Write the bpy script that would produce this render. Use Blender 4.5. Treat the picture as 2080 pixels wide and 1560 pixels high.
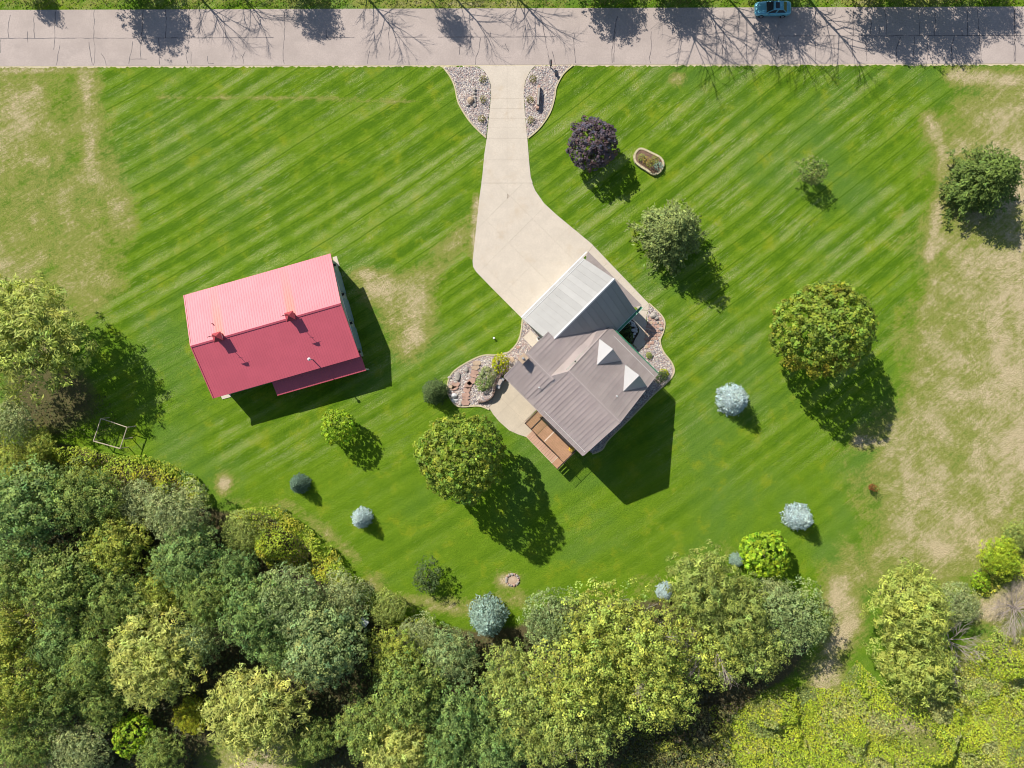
import bpy, bmesh, math, random
import numpy as np
from mathutils import Vector

# ------------------------------------------------------------------ camera, sky, sun, exposure
for o in list(bpy.data.objects):
    bpy.data.objects.remove(o, do_unlink=True)
SC = bpy.context.scene
COL = SC.collection
HCAM = 93.0          # drone height above the lawn
PPM = 15.5           # photograph pixels per metre on the lawn
CX, CY = 1040.0, 780.0

cam = bpy.data.cameras.new('camera')
cam.sensor_fit = 'HORIZONTAL'
cam.sensor_width = 36.0
cam.lens = 36.0 * HCAM / (2080.0 / PPM)
cam.clip_start = 0.5
cam.clip_end = 3000.0
camo = bpy.data.objects.new('camera', cam)
camo.location = (0, 0, HCAM)
camo.rotation_euler = (0, 0, 0)
COL.objects.link(camo)
SC.camera = camo

SUN_EL = math.radians(42.0)
SUNX, SUNY = -0.66, 0.75          # horizontal direction towards the sun
_n = math.hypot(SUNX, SUNY); SUNX /= _n; SUNY /= _n
world = bpy.data.worlds.new('World')
SC.world = world
world.use_nodes = True
wn = world.node_tree.nodes; wl = world.node_tree.links
wn.clear()
sky = wn.new('ShaderNodeTexSky')
sky.sky_type = 'NISHITA'
sky.sun_disc = False
sky.sun_elevation = SUN_EL
sky.sun_rotation = math.atan2(SUNX, SUNY)
sky.air_density = 1.0
sky.dust_density = 0.6
bg = wn.new('ShaderNodeBackground'); bg.inputs['Strength'].default_value = 0.082
wo = wn.new('ShaderNodeOutputWorld')
wl.new(sky.outputs[0], bg.inputs['Color']); wl.new(bg.outputs[0], wo.inputs['Surface'])

sl = bpy.data.lights.new('sun', 'SUN')
sl.energy = 4.6
sl.angle = math.radians(0.55)
sl.color = (1.0, 0.955, 0.87)
slo = bpy.data.objects.new('sun', sl)
d = Vector((-SUNX * math.cos(SUN_EL), -SUNY * math.cos(SUN_EL), -math.sin(SUN_EL)))
slo.rotation_euler = d.to_track_quat('-Z', 'Y').to_euler()
slo.location = (-40, 45, 60)
COL.objects.link(slo)

SC.view_settings.view_transform = 'Standard'
SC.view_settings.look = 'None'
SC.view_settings.exposure = 0.36
SC.view_settings.gamma = 1.0
SC.view_settings.use_curve_mapping = False
try:
    SC.cycles.max_bounces = 6
    SC.cycles.diffuse_bounces = 3
    SC.cycles.glossy_bounces = 2
    SC.cycles.transmission_bounces = 3
    SC.cycles.transparent_max_bounces = 4
    SC.cycles.sample_clamp_indirect = 4.0
    SC.cycles.pixel_filter_type = 'BLACKMAN_HARRIS'
    SC.cycles.filter_width = 1.05
except Exception:
    pass

# ------------------------------------------------------------------ helpers
def at(px, py, h=0.0):
    """world x, y of a point h metres up that the photograph shows at px, py"""
    f = (1.0 - h / HCAM) / PPM
    return ((px - CX) * f, (CY - py) * f)

def hv(u, v, z=0.0):
    """house frame (u to the south-east, v to the north-east) to world"""
    c = math.sqrt(0.5)
    return (c * (u + v), c * (v - u), z)

def wloc(o):
    p = Vector((0, 0, 0))
    while o is not None:
        p += Vector(o.location)
        o = o.parent
    return p

def tag(o, label=None, cat=None, group=None, kind=None):
    if label: o['label'] = label
    if cat: o['category'] = cat
    if group: o['group'] = group
    if kind: o['kind'] = kind
    return o

def thing(name, loc, label, cat, group=None):
    o = bpy.data.objects.new(name, None)
    o.empty_display_size = 0.3
    o.location = loc
    COL.objects.link(o)
    return tag(o, label, cat, group)

class MB:
    """collects shapes in world space, links them as one mesh object"""
    def __init__(s):
        s.V = []; s.F = []
    def add(s, vs, fs):
        n = len(s.V)
        s.V.extend(tuple(v) for v in vs)
        s.F.extend(tuple(i + n for i in f) for f in fs)
        return s
    def prism(s, poly, z0, z1, inset=0.0):
        """poly: xy list anticlockwise or not; closed solid"""
        p = [(a[0], a[1]) for a in poly]
        ar = sum(p[i][0] * p[(i + 1) % len(p)][1] - p[(i + 1) % len(p)][0] * p[i][1] for i in range(len(p)))
        if ar < 0: p = p[::-1]
        n = len(p)
        if inset:
            cx = sum(a[0] for a in p) / n; cy = sum(a[1] for a in p) / n
            q = []
            for a in p:
                dx, dy = cx - a[0], cy - a[1]; L = math.hypot(dx, dy) or 1
                q.append((a[0] + dx / L * inset, a[1] + dy / L * inset))
        else: q = p
        vs = [(a[0], a[1], z0) for a in p] + [(a[0], a[1], z1) for a in q]
        fs = [tuple(range(n, 2 * n)), tuple(range(n - 1, -1, -1))]
        fs += [(i, (i + 1) % n, n + (i + 1) % n, n + i) for i in range(n)]
        return s.add(vs, fs)
    def hexa(s, b, t):
        """8 corners: bottom four, top four, same winding"""
        return s.add(list(b) + list(t), [(3, 2, 1, 0), (4, 5, 6, 7), (0, 1, 5, 4), (1, 2, 6, 5), (2, 3, 7, 6), (3, 0, 4, 7)])
    def box(s, c, ax, ay, sx, sy, z0, z1):
        """box with horizontal axes ax, ay (unit xy), half sizes"""
        p = [(c[0] + i * sx * ax[0] + j * sy * ay[0], c[1] + i * sx * ax[1] + j * sy * ay[1]) for i, j in ((-1, -1), (1, -1), (1, 1), (-1, 1))]
        return s.prism(p, z0, z1)
    def tube(s, pts, radii, n=6, cap=True):
        pts = [Vector(p) for p in pts]
        rings = []
        for k, p in enumerate(pts):
            a = pts[min(k + 1, len(pts) - 1)] - pts[max(k - 1, 0)]
            if a.length < 1e-6: a = Vector((0, 0, 1))
            a.normalize()
            ref = Vector((0, 0, 1)) if abs(a.z) < 0.9 else Vector((1, 0, 0))
            e1 = a.cross(ref).normalized(); e2 = a.cross(e1)
            r = radii[k]
            rings.append([p + e1 * (r * math.cos(2 * math.pi * i / n)) + e2 * (r * math.sin(2 * math.pi * i / n)) for i in range(n)])
        vs = [v for ring in rings for v in ring]; fs = []
        for k in range(len(pts) - 1):
            for i in range(n):
                j = (i + 1) % n
                fs.append((k * n + i, (k + 1) * n + i, (k + 1) * n + j, k * n + j))
        if cap:
            fs.append(tuple(range(n)))
            fs.append(tuple(range((len(pts) - 1) * n + n - 1, (len(pts) - 1) * n - 1, -1)))
        return s.add(vs, fs)
    def slab(s, quad, th):
        """sloping sheet: quad is the top face (world xyz), thickness straight down"""
        t = [Vector(q) for q in quad]
        b = [q - Vector((0, 0, th)) for q in t]
        return s.hexa(b, t)
    def build(s, name, mat, parent=None, base=None, smooth=False, kind=None, recalc=True):
        me = bpy.data.meshes.new(name)
        off = wloc(parent) if parent is not None else (Vector(base) if base is not None else Vector((0, 0, 0)))
        me.from_pydata([(v[0] - off.x, v[1] - off.y, v[2] - off.z) for v in s.V], [], s.F)
        if recalc:
            b = bmesh.new(); b.from_mesh(me)
            bmesh.ops.recalc_face_normals(b, faces=b.faces)
            b.to_mesh(me); b.free()
        if smooth:
            me.polygons.foreach_set('use_smooth', [True] * len(me.polygons))
        me.materials.append(mat)
        o = bpy.data.objects.new(name, me)
        COL.objects.link(o)
        if parent is not None: o.parent = parent
        else: o.location = off
        if kind: o['kind'] = kind
        return o

def np_mesh(name, V, quads, tint=None, tris=False):
    """mesh from numpy arrays; V (n,3), quads (m,4)"""
    me = bpy.data.meshes.new(name)
    k = quads.shape[1]
    me.vertices.add(len(V)); me.vertices.foreach_set('co', np.asarray(V, np.float32).ravel())
    me.loops.add(quads.size); me.loops.foreach_set('vertex_index', quads.astype(np.int32).ravel())
    me.polygons.add(len(quads))
    me.polygons.foreach_set('loop_start', np.arange(0, quads.size, k, dtype=np.int32))
    me.update(calc_edges=True)
    if tint is not None:
        a = me.color_attributes.new('tint', 'FLOAT_COLOR', 'POINT')
        rgba = np.ones((len(V), 4), np.float32); rgba[:, :3] = tint
        a.data.foreach_set('color', rgba.ravel())
    return me

def catmull(pts, n=6, closed=False):
    out = []
    P = [np.array(p, float) for p in pts]
    m = len(P)
    rng = range(m) if closed else range(m - 1)
    for i in rng:
        p0 = P[(i - 1) % m] if (closed or i > 0) else P[0]
        p1 = P[i]; p2 = P[(i + 1) % m]
        p3 = P[(i + 2) % m] if (closed or i + 2 < m) else P[-1]
        for k in range(n):
            t = k / n
            out.append(tuple(0.5 * ((2 * p1) + (-p0 + p2) * t + (2 * p0 - 5 * p1 + 4 * p2 - p3) * t * t + (-p0 + 3 * p1 - 3 * p2 + p3) * t ** 3)))
    if not closed: out.append(tuple(P[-1]))
    return out

def pxs(pts, h=0.0):
    return [at(a, b, h) for a, b in pts]

def ribbon(mb, line, width, z0, z1, closed=False):
    """kerb-like strip along an xy polyline"""
    n = len(line)
    L = []; R = []
    for i in range(n):
        a = line[(i - 1) % n] if (closed or i > 0) else line[i]
        b = line[(i + 1) % n] if (closed or i < n - 1) else line[i]
        dx, dy = b[0] - a[0], b[1] - a[1]; l = math.hypot(dx, dy) or 1
        nx, ny = -dy / l * width / 2, dx / l * width / 2
        L.append((line[i][0] + nx, line[i][1] + ny)); R.append((line[i][0] - nx, line[i][1] - ny))
    seg = n if closed else n - 1
    vs = []
    for i in range(n):
        vs += [(L[i][0], L[i][1], z0), (R[i][0], R[i][1], z0), (R[i][0], R[i][1], z1), (L[i][0], L[i][1], z1)]
    fs = []
    for i in range(seg):
        a = 4 * i; b = 4 * ((i + 1) % n)
        fs += [(a + 3, b + 3, b + 2, a + 2), (a, a + 3, a + 2, a + 1) if (i == 0 and not closed) else (a, b, b + 3, a + 3), (a + 1, a + 2, b + 2, b + 1)]
        if i == 0 and not closed: fs.append((a, b, b + 3, a + 3))
        if i == seg - 1 and not closed: fs.append((b, b + 1, b + 2, b + 3))
    return mb.add(vs, fs)

def clip_poly(poly, a, b, c):
    """keep the side a*x + b*y <= c of a polygon"""
    out = []
    n = len(poly)
    for i in range(n):
        p, q = poly[i], poly[(i + 1) % n]
        dp = a * p[0] + b * p[1] - c; dq = a * q[0] + b * q[1] - c
        if dp <= 0: out.append(p)
        if (dp < 0 < dq) or (dq < 0 < dp):
            t = dp / (dp - dq)
            out.append((p[0] + t * (q[0] - p[0]), p[1] + t * (q[1] - p[1])))
    return out

def area(p):
    return abs(sum(p[i][0] * p[(i + 1) % len(p)][1] - p[(i + 1) % len(p)][0] * p[i][1] for i in range(len(p)))) / 2 if len(p) > 2 else 0

def inpoly(X, Y, poly):
    X = np.asarray(X, float); Y = np.asarray(Y, float)
    r = np.zeros(X.shape, bool)
    n = len(poly)
    for i in range(n):
        x0, y0 = poly[i]; x1, y1 = poly[(i + 1) % n]
        c = ((y0 > Y) != (y1 > Y))
        with np.errstate(divide='ignore', invalid='ignore'):
            xx = (x1 - x0) * (Y - y0) / ((y1 - y0) if y1 != y0 else 1e-9) + x0
        r ^= c & (X < xx)
    return r

def scatter_in(poly, n, rng):
    p = np.array(poly); lo = p.min(0); hi = p.max(0)
    out = np.zeros((0, 2))
    while len(out) < n:
        q = rng.uniform(lo, hi, (n * 2, 2))
        out = np.vstack([out, q[inpoly(q[:, 0], q[:, 1], poly)]])
    return out[:n]

# ------------------------------------------------------------------ materials
class NT:
    def __init__(s, name):
        s.m = bpy.data.materials.new(name); s.m.use_nodes = True
        s.t = s.m.node_tree; s.t.nodes.clear()
        s.out = s.t.nodes.new('ShaderNodeOutputMaterial')
    def n(s, t, **kw):
        x = s.t.nodes.new(t)
        for k, v in kw.items(): setattr(x, k, v)
        return x
    def link(s, a, b): s.t.links.new(a, b)
    def setin(s, node, key, v):
        if hasattr(v, 'is_linked'): s.link(v, node.inputs[key])
        elif v is not None: node.inputs[key].default_value = v
    def math(s, op, a, b=None, c=None, clamp=False):
        x = s.n('ShaderNodeMath', operation=op); x.use_clamp = clamp
        s.setin(x, 0, a); s.setin(x, 1, b); s.setin(x, 2, c)
        return x.outputs[0]
    def noise(s, vec, scale, detail=3, rough=0.55, dist=0.0):
        x = s.n('ShaderNodeTexNoise')
        if vec is not None: s.link(vec, x.inputs['Vector'])
        x.inputs['Scale'].default_value = scale; x.inputs['Detail'].default_value = detail
        x.inputs['Roughness'].default_value = rough; x.inputs['Distortion'].default_value = dist
        return x.outputs['Fac']
    def ramp(s, fac, lo, hi, a=0.0, b=1.0):
        x = s.n('ShaderNodeMapRange'); x.interpolation_type = 'SMOOTHSTEP'
        s.setin(x, 'Value', fac)
        x.inputs['From Min'].default_value = lo; x.inputs['From Max'].default_value = hi
        x.inputs['To Min'].default_value = a; x.inputs['To Max'].default_value = b
        return x.outputs['Result']
    def mix(s, fac, a, b, blend='MIX'):
        x = s.n('ShaderNodeMix', data_type='RGBA', blend_type=blend)
        x.clamp_factor = True
        s.setin(x, 'Factor', fac)
        for key, v in ((6, a), (7, b)):
            if hasattr(v, 'is_linked'): s.link(v, x.inputs[key])
            else: x.inputs[key].default_value = (v[0], v[1], v[2], 1.0)
        return x.outputs[2]
    def attr(s, name):
        x = s.n('ShaderNodeAttribute'); x.attribute_name = name
        return x
    def coords(s):
        return s.n('ShaderNodeTexCoord').outputs['Object']
    def pos(s):
        return s.n('ShaderNodeNewGeometry').outputs['Position']
    def principled(s, col, rough=0.7, spec=0.3, metal=0.0, bump=None, bstr=0.3, bdist=0.05):
        b = s.n('ShaderNodeBsdfPrincipled')
        s.setin(b, 'Base Color', col if hasattr(col, 'is_linked') else (col[0], col[1], col[2], 1.0))
        s.setin(b, 'Roughness', rough)
        b.inputs['Specular IOR Level'].default_value = spec
        b.inputs['Metallic'].default_value = metal
        if bump is not None:
            bp = s.n('ShaderNodeBump'); bp.inputs['Strength'].default_value = bstr; bp.inputs['Distance'].default_value = bdist
            s.link(bump, bp.inputs['Height']); s.link(bp.outputs[0], b.inputs['Normal'])
        s.link(b.outputs[0], s.out.inputs['Surface'])
        return b

def pmat(name, col, rough=0.7, var=0.15, scale=2.0, spec=0.3, metal=0.0, bstr=0.0, fine=None, stain=None, bdist=0.02):
    t = NT(name)
    p = t.pos()
    n1 = t.noise(p, scale, 4, 0.6)
    c0 = [max(0, c * (1 - var)) for c in col]; c1 = [min(1, c * (1 + var)) for c in col]
    c = t.mix(t.ramp(n1, 0.3, 0.7), c0, c1)
    n2 = t.noise(p, fine or scale * 9, 3, 0.6)
    c = t.mix(t.ramp(n2, 0.3, 0.7, 0.0, 0.6), c, [x * 0.8 for x in col])
    if stain:
        n3 = t.noise(p, 0.35, 4, 0.65, 0.4)
        c = t.mix(t.ramp(n3, 0.52, 0.72, 0.0, 0.6), c, stain)
    t.principled(c, rough, spec, metal, bump=n2 if bstr else None, bstr=bstr, bdist=bdist)
    return t.m

M = {}
M['asphalt'] = pmat('asphalt', (0.455, 0.378, 0.338), 0.9, 0.10, 0.25, 0.2, bstr=0.3, fine=7, stain=(0.37, 0.31, 0.28))
M['tar'] = pmat('crack_tar', (0.12, 0.105, 0.11), 0.6, 0.3, 3)
M['concrete'] = pmat('concrete', (0.60, 0.52, 0.425), 0.85, 0.05, 0.6, 0.25, bstr=0.15, fine=9, stain=(0.50, 0.40, 0.29))
M['patio'] = pmat('patio_concrete', (0.57, 0.485, 0.375), 0.85, 0.07, 0.6, 0.25, fine=12, stain=(0.50, 0.43, 0.34))
M['joint'] = pmat('joint_sand', (0.42, 0.35, 0.28), 0.95, 0.2, 4)
M['edging'] = pmat('edging_concrete', (0.56, 0.48, 0.30), 0.85, 0.12, 2)
M['stonewall'] = pmat('retaining_stone', (0.22, 0.15, 0.12), 0.9, 0.3, 3, bstr=0.4)
M['flag'] = pmat('flagstone', (0.46, 0.29, 0.225), 0.85, 0.18, 1.4, bstr=0.3, fine=10)
M['flag2'] = pmat('flagstone_tan', (0.50, 0.37, 0.26), 0.85, 0.18, 1.4, bstr=0.3, fine=10)
M['boulder'] = pmat('boulder', (0.38, 0.34, 0.30), 0.9, 0.25, 2.0, bstr=0.5, fine=9)
M['boulder2'] = pmat('boulder_pale', (0.62, 0.61, 0.60), 0.9, 0.15, 2.0, bstr=0.4, fine=9)
M['soil'] = pmat('soil', (0.20, 0.125, 0.085), 0.95, 0.35, 3, bstr=0.6, fine=14)
M['mulch'] = pmat('dark_mulch', (0.06, 0.045, 0.035), 0.95, 0.3, 3, bstr=0.6, fine=14)
M['sage'] = pmat('sage_siding', (0.36, 0.42, 0.39), 0.7, 0.06, 1.0)
M['housewall'] = pmat('house_siding', (0.50, 0.47, 0.42), 0.7, 0.06, 1.0)
M['teal'] = pmat('teal_door', (0.22, 0.33, 0.37), 0.55, 0.08, 1.0)
M['white'] = pmat('white_trim', (0.78, 0.78, 0.77), 0.5, 0.05, 1.0)
M['black'] = pmat('black_paint', (0.025, 0.025, 0.028), 0.5, 0.2, 2.0)
M['green'] = pmat('green_gutter', (0.05, 0.22, 0.12), 0.45, 0.1, 1.0)
M['paleg'] = pmat('pale_green_trim', (0.45, 0.66, 0.54), 0.5, 0.1, 1.0)
M['glass'] = pmat('window_glass', (0.03, 0.04, 0.05), 0.08, 0.1, 1.0, spec=0.7)
M['wood'] = pmat('weathered_timber', (0.50, 0.42, 0.31), 0.85, 0.2, 2.5)
M['deck'] = pmat('deck_boards', (0.47, 0.265, 0.155), 0.75, 0.1, 1.2, fine=9)
M['deckpale'] = pmat('deck_trim_boards', (0.72, 0.55, 0.42), 0.75, 0.08, 1.2)
M['stair'] = pmat('stair_boards', (0.53, 0.33, 0.235), 0.8, 0.12, 1.2)
M['rail'] = pmat('dark_rail', (0.06, 0.04, 0.035), 0.6, 0.2, 1.2)
M['steel'] = pmat('grey_steel', (0.42, 0.43, 0.44), 0.4, 0.1, 2.0, metal=0.3)
M['yellow'] = pmat('yellow_flowers', (0.75, 0.48, 0.05), 0.8, 0.2, 6)
M['rust'] = pmat('cupola_red', (0.40, 0.060, 0.075), 0.5, 0.12, 2.0)
M['blueg'] = pmat('blue_shade_cloth', (0.05, 0.13, 0.28), 0.6, 0.15, 2.0)
M['bark'] = pmat('bark', (0.12, 0.095, 0.075), 0.95, 0.3, 2.0)
M['palebark'] = pmat('pale_bark', (0.40, 0.36, 0.30), 0.9, 0.25, 2.0)
M['deadwood'] = pmat('dead_twigs', (0.40, 0.33, 0.29), 0.9, 0.25, 2.0)
M['redtwig'] = pmat('dead_red_foliage', (0.28, 0.15, 0.13), 0.9, 0.25, 2.0)
M['rubber'] = pmat('rubber', (0.015, 0.015, 0.016), 0.8, 0.2, 3)
M['alloy'] = pmat('alloy', (0.45, 0.46, 0.48), 0.3, 0.1, 3, metal=0.7)
M['lamp'] = pmat('headlamp_glass', (0.7, 0.74, 0.78), 0.15, 0.05, 3, spec=0.6)
M['redlamp'] = pmat('tail_lamp', (0.4, 0.02, 0.02), 0.2, 0.1, 3, spec=0.6)

def metal_roof(name, col, rough, var, spec=0.5, scuff=None, coat=0.0):
    t = NT(name)
    p = t.pos()
    n1 = t.noise(p, 0.5, 4, 0.6, 0.3)
    c = t.mix(t.ramp(n1, 0.3, 0.7), [x * (1 - var) for x in col], [min(1, x * (1 + var)) for x in col])
    oi = t.n('ShaderNodeObjectInfo')
    c = t.mix(t.math('MULTIPLY', oi.outputs['Random'], 0.34), c, [x * 0.62 for x in col])
    n2 = t.noise(p, 6.0, 3, 0.6)
    r = t.ramp(t.noise(p, 0.4, 4, 0.6, 0.5), 0.3, 0.7, rough - 0.008, rough + 0.008)
    b = t.principled(c, r, spec)
    if scuff is not None: scuff(t, c, b)
    return t.m
M['roof_house'] = metal_roof('taupe_metal_roof', (0.385, 0.318, 0.297), 0.5, 0.07)
M['roof_garage'] = metal_roof('pale_metal_roof', (0.355, 0.345, 0.335), 0.55, 0.04, spec=0.35)
M['roof_cap'] = metal_roof('ridge_cap_metal', (0.62, 0.61, 0.60), 0.4, 0.04)
M['roof_dormer'] = metal_roof('dormer_metal', (0.47, 0.455, 0.45), 0.45, 0.04)

# barn axes
BA = math.radians(15.9)
ba = (math.cos(BA), math.sin(BA)); bb = (-math.sin(BA), math.cos(BA))
BC = (-30.0, 7.24)
def bv(a, b, z=0.0):
    return (BC[0] + a * ba[0] + b * bb[0], BC[1] + a * ba[1] + b * bb[1], z)

def barn_scuff(t, c, b):
    # chalky fading everywhere except below the two cupolas, where rain run-off keeps the paint orange
    p = t.coords()
    sep = t.n('ShaderNodeSeparateXYZ')
    rot = t.n('ShaderNodeVectorRotate'); rot.rotation_type = 'Z_AXIS'
    t.link(p, rot.inputs['Vector']); rot.inputs['Angle'].default_value = -BA
    t.link(rot.outputs[0], sep.inputs[0])
    x, y = sep.outputs[0], sep.outputs[1]
    wob = t.math('MULTIPLY', t.math('SUBTRACT', t.noise(p, 1.2, 3), 0.5), 0.35)
    tot = None
    for a in CUP_A:
        dx = t.math('ABSOLUTE', t.math('ADD', t.math('SUBTRACT', x, a), wob))
        m = t.ramp(dx, 0.25, 0.85, 1.0, 0.0)
        m = t.math('MULTIPLY', m, t.ramp(y, 0.0, 6.5, 1.0, 0.25))
        m = t.math('MULTIPLY', m, t.ramp(y, -0.05, 0.05, 0.0, 1.0))
        tot = m if tot is None else t.math('MAXIMUM', tot, m)
    c2 = t.mix(t.math('MULTIPLY', tot, 0.75), c, (0.56, 0.115, 0.055))
    t.link(c2, b.inputs['Base Color'])
CUP_A = (-5.75, 3.35)
M['roof_barn'] = metal_roof('red_metal_roof', (0.64, 0.115, 0.155), 0.52, 0.05, spec=0.6, scuff=barn_scuff)

def leaf_mat(name, trans=0.20, rough=0.6):
    t = NT(name)
    oi = t.n('ShaderNodeObjectInfo')
    a = t.attr('tint')
    c = t.mix(1.0, oi.outputs['Color'], a.outputs['Color'], 'MULTIPLY')
    n = t.noise(t.pos(), 0.55, 3, 0.6)
    c = t.mix(t.ramp(n, 0.35, 0.7, 0.0, 0.35), c, t.mix(1.0, c, (1.12, 1.05, 0.72), 'MULTIPLY'))
    b = t.n('ShaderNodeBsdfPrincipled')
    t.link(c, b.inputs['Base Color']); b.inputs['Roughness'].default_value = rough
    b.inputs['Specular IOR Level'].default_value = 0.25
    tr = t.n('ShaderNodeBsdfTranslucent'); t.link(t.mix(1.0, c, (1.1, 1.2, 0.5), 'MULTIPLY'), tr.inputs['Color'])
    mx = t.n('ShaderNodeMixShader'); mx.inputs[0].default_value = trans
    t.link(b.outputs[0], mx.inputs[1]); t.link(tr.outputs[0], mx.inputs[2])
    t.link(mx.outputs[0], t.out.inputs['Surface'])
    return t.m
M['leaf'] = leaf_mat('leaves')
M['needle'] = leaf_mat('needles', 0.08, 0.7)
M['tintstone'] = None
def tint_stone():
    t = NT('river_stone')
    a = t.attr('tint')
    n = t.noise(t.pos(), 14, 2)
    c = t.mix(t.ramp(n, 0.3, 0.7, 0, 0.4), a.outputs['Color'], t.mix(1.0, a.outputs['Color'], (0.7, 0.7, 0.7), 'MULTIPLY'))
    t.principled(c, 0.8, 0.3)
    return t.m
M['tintstone'] = tint_stone()
M['gravel'] = pmat('gravel_base', (0.40, 0.335, 0.30), 0.9, 0.25, 1.2, bstr=0.8, fine=7, bdist=0.05)

# ------------------------------------------------------------------ ground
def ground():
    xs = np.concatenate([[-420, -260, -160, -115, -92], np.arange(-78, 78.01, 0.5), [92, 115, 160, 260, 420]])
    ys = np.concatenate([[-420, -260, -160, -100, -75], np.arange(-60, 60.01, 0.5), [75, 100, 160, 260, 420]])
    X, Y = np.meshgrid(xs, ys)
    PX = CX + PPM * X; PY = CY - PPM * Y
    def blur(m, r):
        k = max(1, int(r * 2))
        for _ in range(3):
            for ax in (0, 1):
                p = np.pad(m, [(k, k) if i == ax else (0, 0) for i in (0, 1)], mode='edge')
                cs = np.cumsum(p, axis=ax)
                cs = np.concatenate([np.zeros_like(np.take(cs, [0], axis=ax)), cs], axis=ax)
                w = 2 * k + 1
                n = m.shape[ax]
                m = (np.take(cs, np.arange(w, w + n), axis=ax) - np.take(cs, np.arange(0, n), axis=ax)) / w
        return m
    def poly(p, s=1.0, r=0.5):
        return blur(inpoly(PX, PY, p).astype(float) * s, r)
    def streak(p, w, s=1.0):
        best = np.full(PX.shape, 1e9)
        for (x0, y0), (x1, y1) in zip(p[:-1], p[1:]):
            dx, dy = x1 - x0, y1 - y0; L = dx * dx + dy * dy + 1e-9
            t = np.clip(((PX - x0) * dx + (PY - y0) * dy) / L, 0, 1)
            best = np.minimum(best, np.hypot(PX - x0 - t * dx, PY - y0 - t * dy))
        return s * np.exp(-(best / w) ** 2)
    def blob(x, y, rx, ry, s=1.0):
        return s * np.exp(-((PX - x) / rx) ** 2 - ((PY - y) / ry) ** 2)
    dry = np.zeros(PX.shape)
    def acc(m):
        nonlocal dry
        dry = np.maximum(dry, m)
    acc(streak([(320, 196), (600, 200), (850, 206)], 7, 0.55))
    acc(blob(1030, 1180, 30, 20, 0.95))
    # rough field on the left
    acc(poly([(-3000, 133), (205, 133), (215, 210), (236, 300), (280, 410), (288, 465), (262, 540), (240, 600), (180, 660), (120, 760), (-3000, 800)], 0.61, 1.2))
    acc(streak([(170, 140), (185, 250), (180, 330), (235, 430)], 38, 0.78))
    acc(streak([(-200, 142), (190, 142)], 14, 0.8))
    acc(streak([(-100, 260), (70, 200)], 40, 0.8))
    acc(blob(100, 420, 70, 60, 0.45)); acc(blob(210, 560, 60, 50, 0.7))
    # worn patch between barn and driveway
    acc(poly([(690, 540), (830, 545), (900, 490), (955, 420), (972, 400), (965, 500), (930, 520), (890, 560), (905, 600), (890, 680), (860, 730), (800, 740), (770, 660), (720, 590)], 0.74, 1.0))
    acc(blob(845, 600, 50, 40, 0.95)); acc(blob(835, 680, 35, 45, 1.0)); acc(blob(745, 560, 50, 18, 0.85))
    acc(streak([(968, 400), (962, 520)], 12, 0.85))
    # rough meadow on the right
    acc(poly([(1935, 133), (5000, 133), (5000, 1900), (1990, 1160), (1960, 1210), (1900, 1230), (1690, 1215), (1720, 1110), (1775, 1000), (1715, 930), (1740, 880), (1845, 800), (1805, 720), (1860, 620), (1850, 520), (1885, 440), (1870, 300), (1890, 250), (1945, 215)], 0.80, 3.2))
    for s in (([(1890, 245), (1918, 320), (1905, 430), (1890, 520)], 27, 0.80), ([(2072, 480), (2070, 700), (2075, 950)], 22, 0.9),
              ([(1935, 155), (2100, 165)], 28, 0.9), ([(2050, 230), (2090, 300)], 40, 0.85), ([(1835, 920), (1850, 1010), (1845, 1080)], 36, 0.84),
              ([(1745, 900), (1790, 900)], 22, 0.9), ([(1700, 1190), (1725, 1260), (1690, 1330), (1660, 1400)], 46, 0.86), ([(1960, 640), (2000, 620)], 40, 0.8),
              ([(1930, 520), (1960, 480)], 30, 0.85), ([(1900, 560), (1880, 640)], 25, 0.8), ([(1990, 900), (1920, 1000), (1890, 1120)], 40, 0.82)):
        acc(streak(*s))
    acc(blob(1960, 830, 60, 60, 0.55)); acc(blob(2030, 760, 60, 80, 0.75))
    # small worn spots
    acc(blob(455, 985, 22, 26, 1.0)); acc(blob(1380, 160, 26, 18, 0.8)); acc(blob(900, 1235, 60, 14, 0.85)); acc(blob(1030, 1180, 18, 14, 0.9))
    acc(blob(860, 1180, 40, 40, 0.25)); acc(streak([(760, 1190), (800, 1220), (960, 1235), (1060, 1215)], 26, 0.62))
    acc(streak([(470, 1020), (600, 1030), (720, 1130)], 18, 0.5)); acc(blob(1320, 1190, 60, 40, 0.5)); acc(blob(1480, 1120, 60, 40, 0.45))
    acc(blob(520, 1545, 110, 60, 0.9)); acc(blob(940, 1500, 30, 30, 0.4))
    acc(streak([(1750, 1180), (1730, 1120)], 40, 0.6)); acc(blob(1000, 820, 14, 10, 0.8)); acc(blob(915, 800, 8, 8, 0.5))
    acc(streak([(2010, 1240), (2080, 1200)], 50, 0.95))
    acc(poly([(1480, 1600), (1450, 1490), (1540, 1400), (1700, 1390), (1880, 1390), (2000, 1260), (2300, 1250), (2300, 1700)], 0.66, 1.0))
    # verge north of the road
    acc(poly([(-9000, 25), (9000, 12), (9000, -9000), (-9000, -9000)], 0.42, 0.5))
    acc(blob(950, 8, 250, 12, 0.75)); acc(blob(1760, 4, 60, 14, 0.8))
    woods = poly([(-4000, 890), (130, 900), (300, 945), (395, 985), (430, 1035), (540, 1040), (620, 1100), (700, 1170), (770, 1230), (860, 1265), (960, 1280), (1060, 1270), (1120, 1215), (1380, 1220), (1430, 1160), (1530, 1200), (1620, 1230), (1660, 1300), (1600, 1380), (1530, 1420), (1470, 1460), (1470, 1600), (1470, 9000), (-4000, 9000)], 1.0, 0.8)
    woods = np.maximum(woods, poly([(0, 640), (110, 700), (200, 760), (215, 850), (120, 900), (0, 880)], 0.7, 1.0))
    woods = np.maximum(woods, blob(1610, 1350, 70, 50, 0.6))
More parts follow.
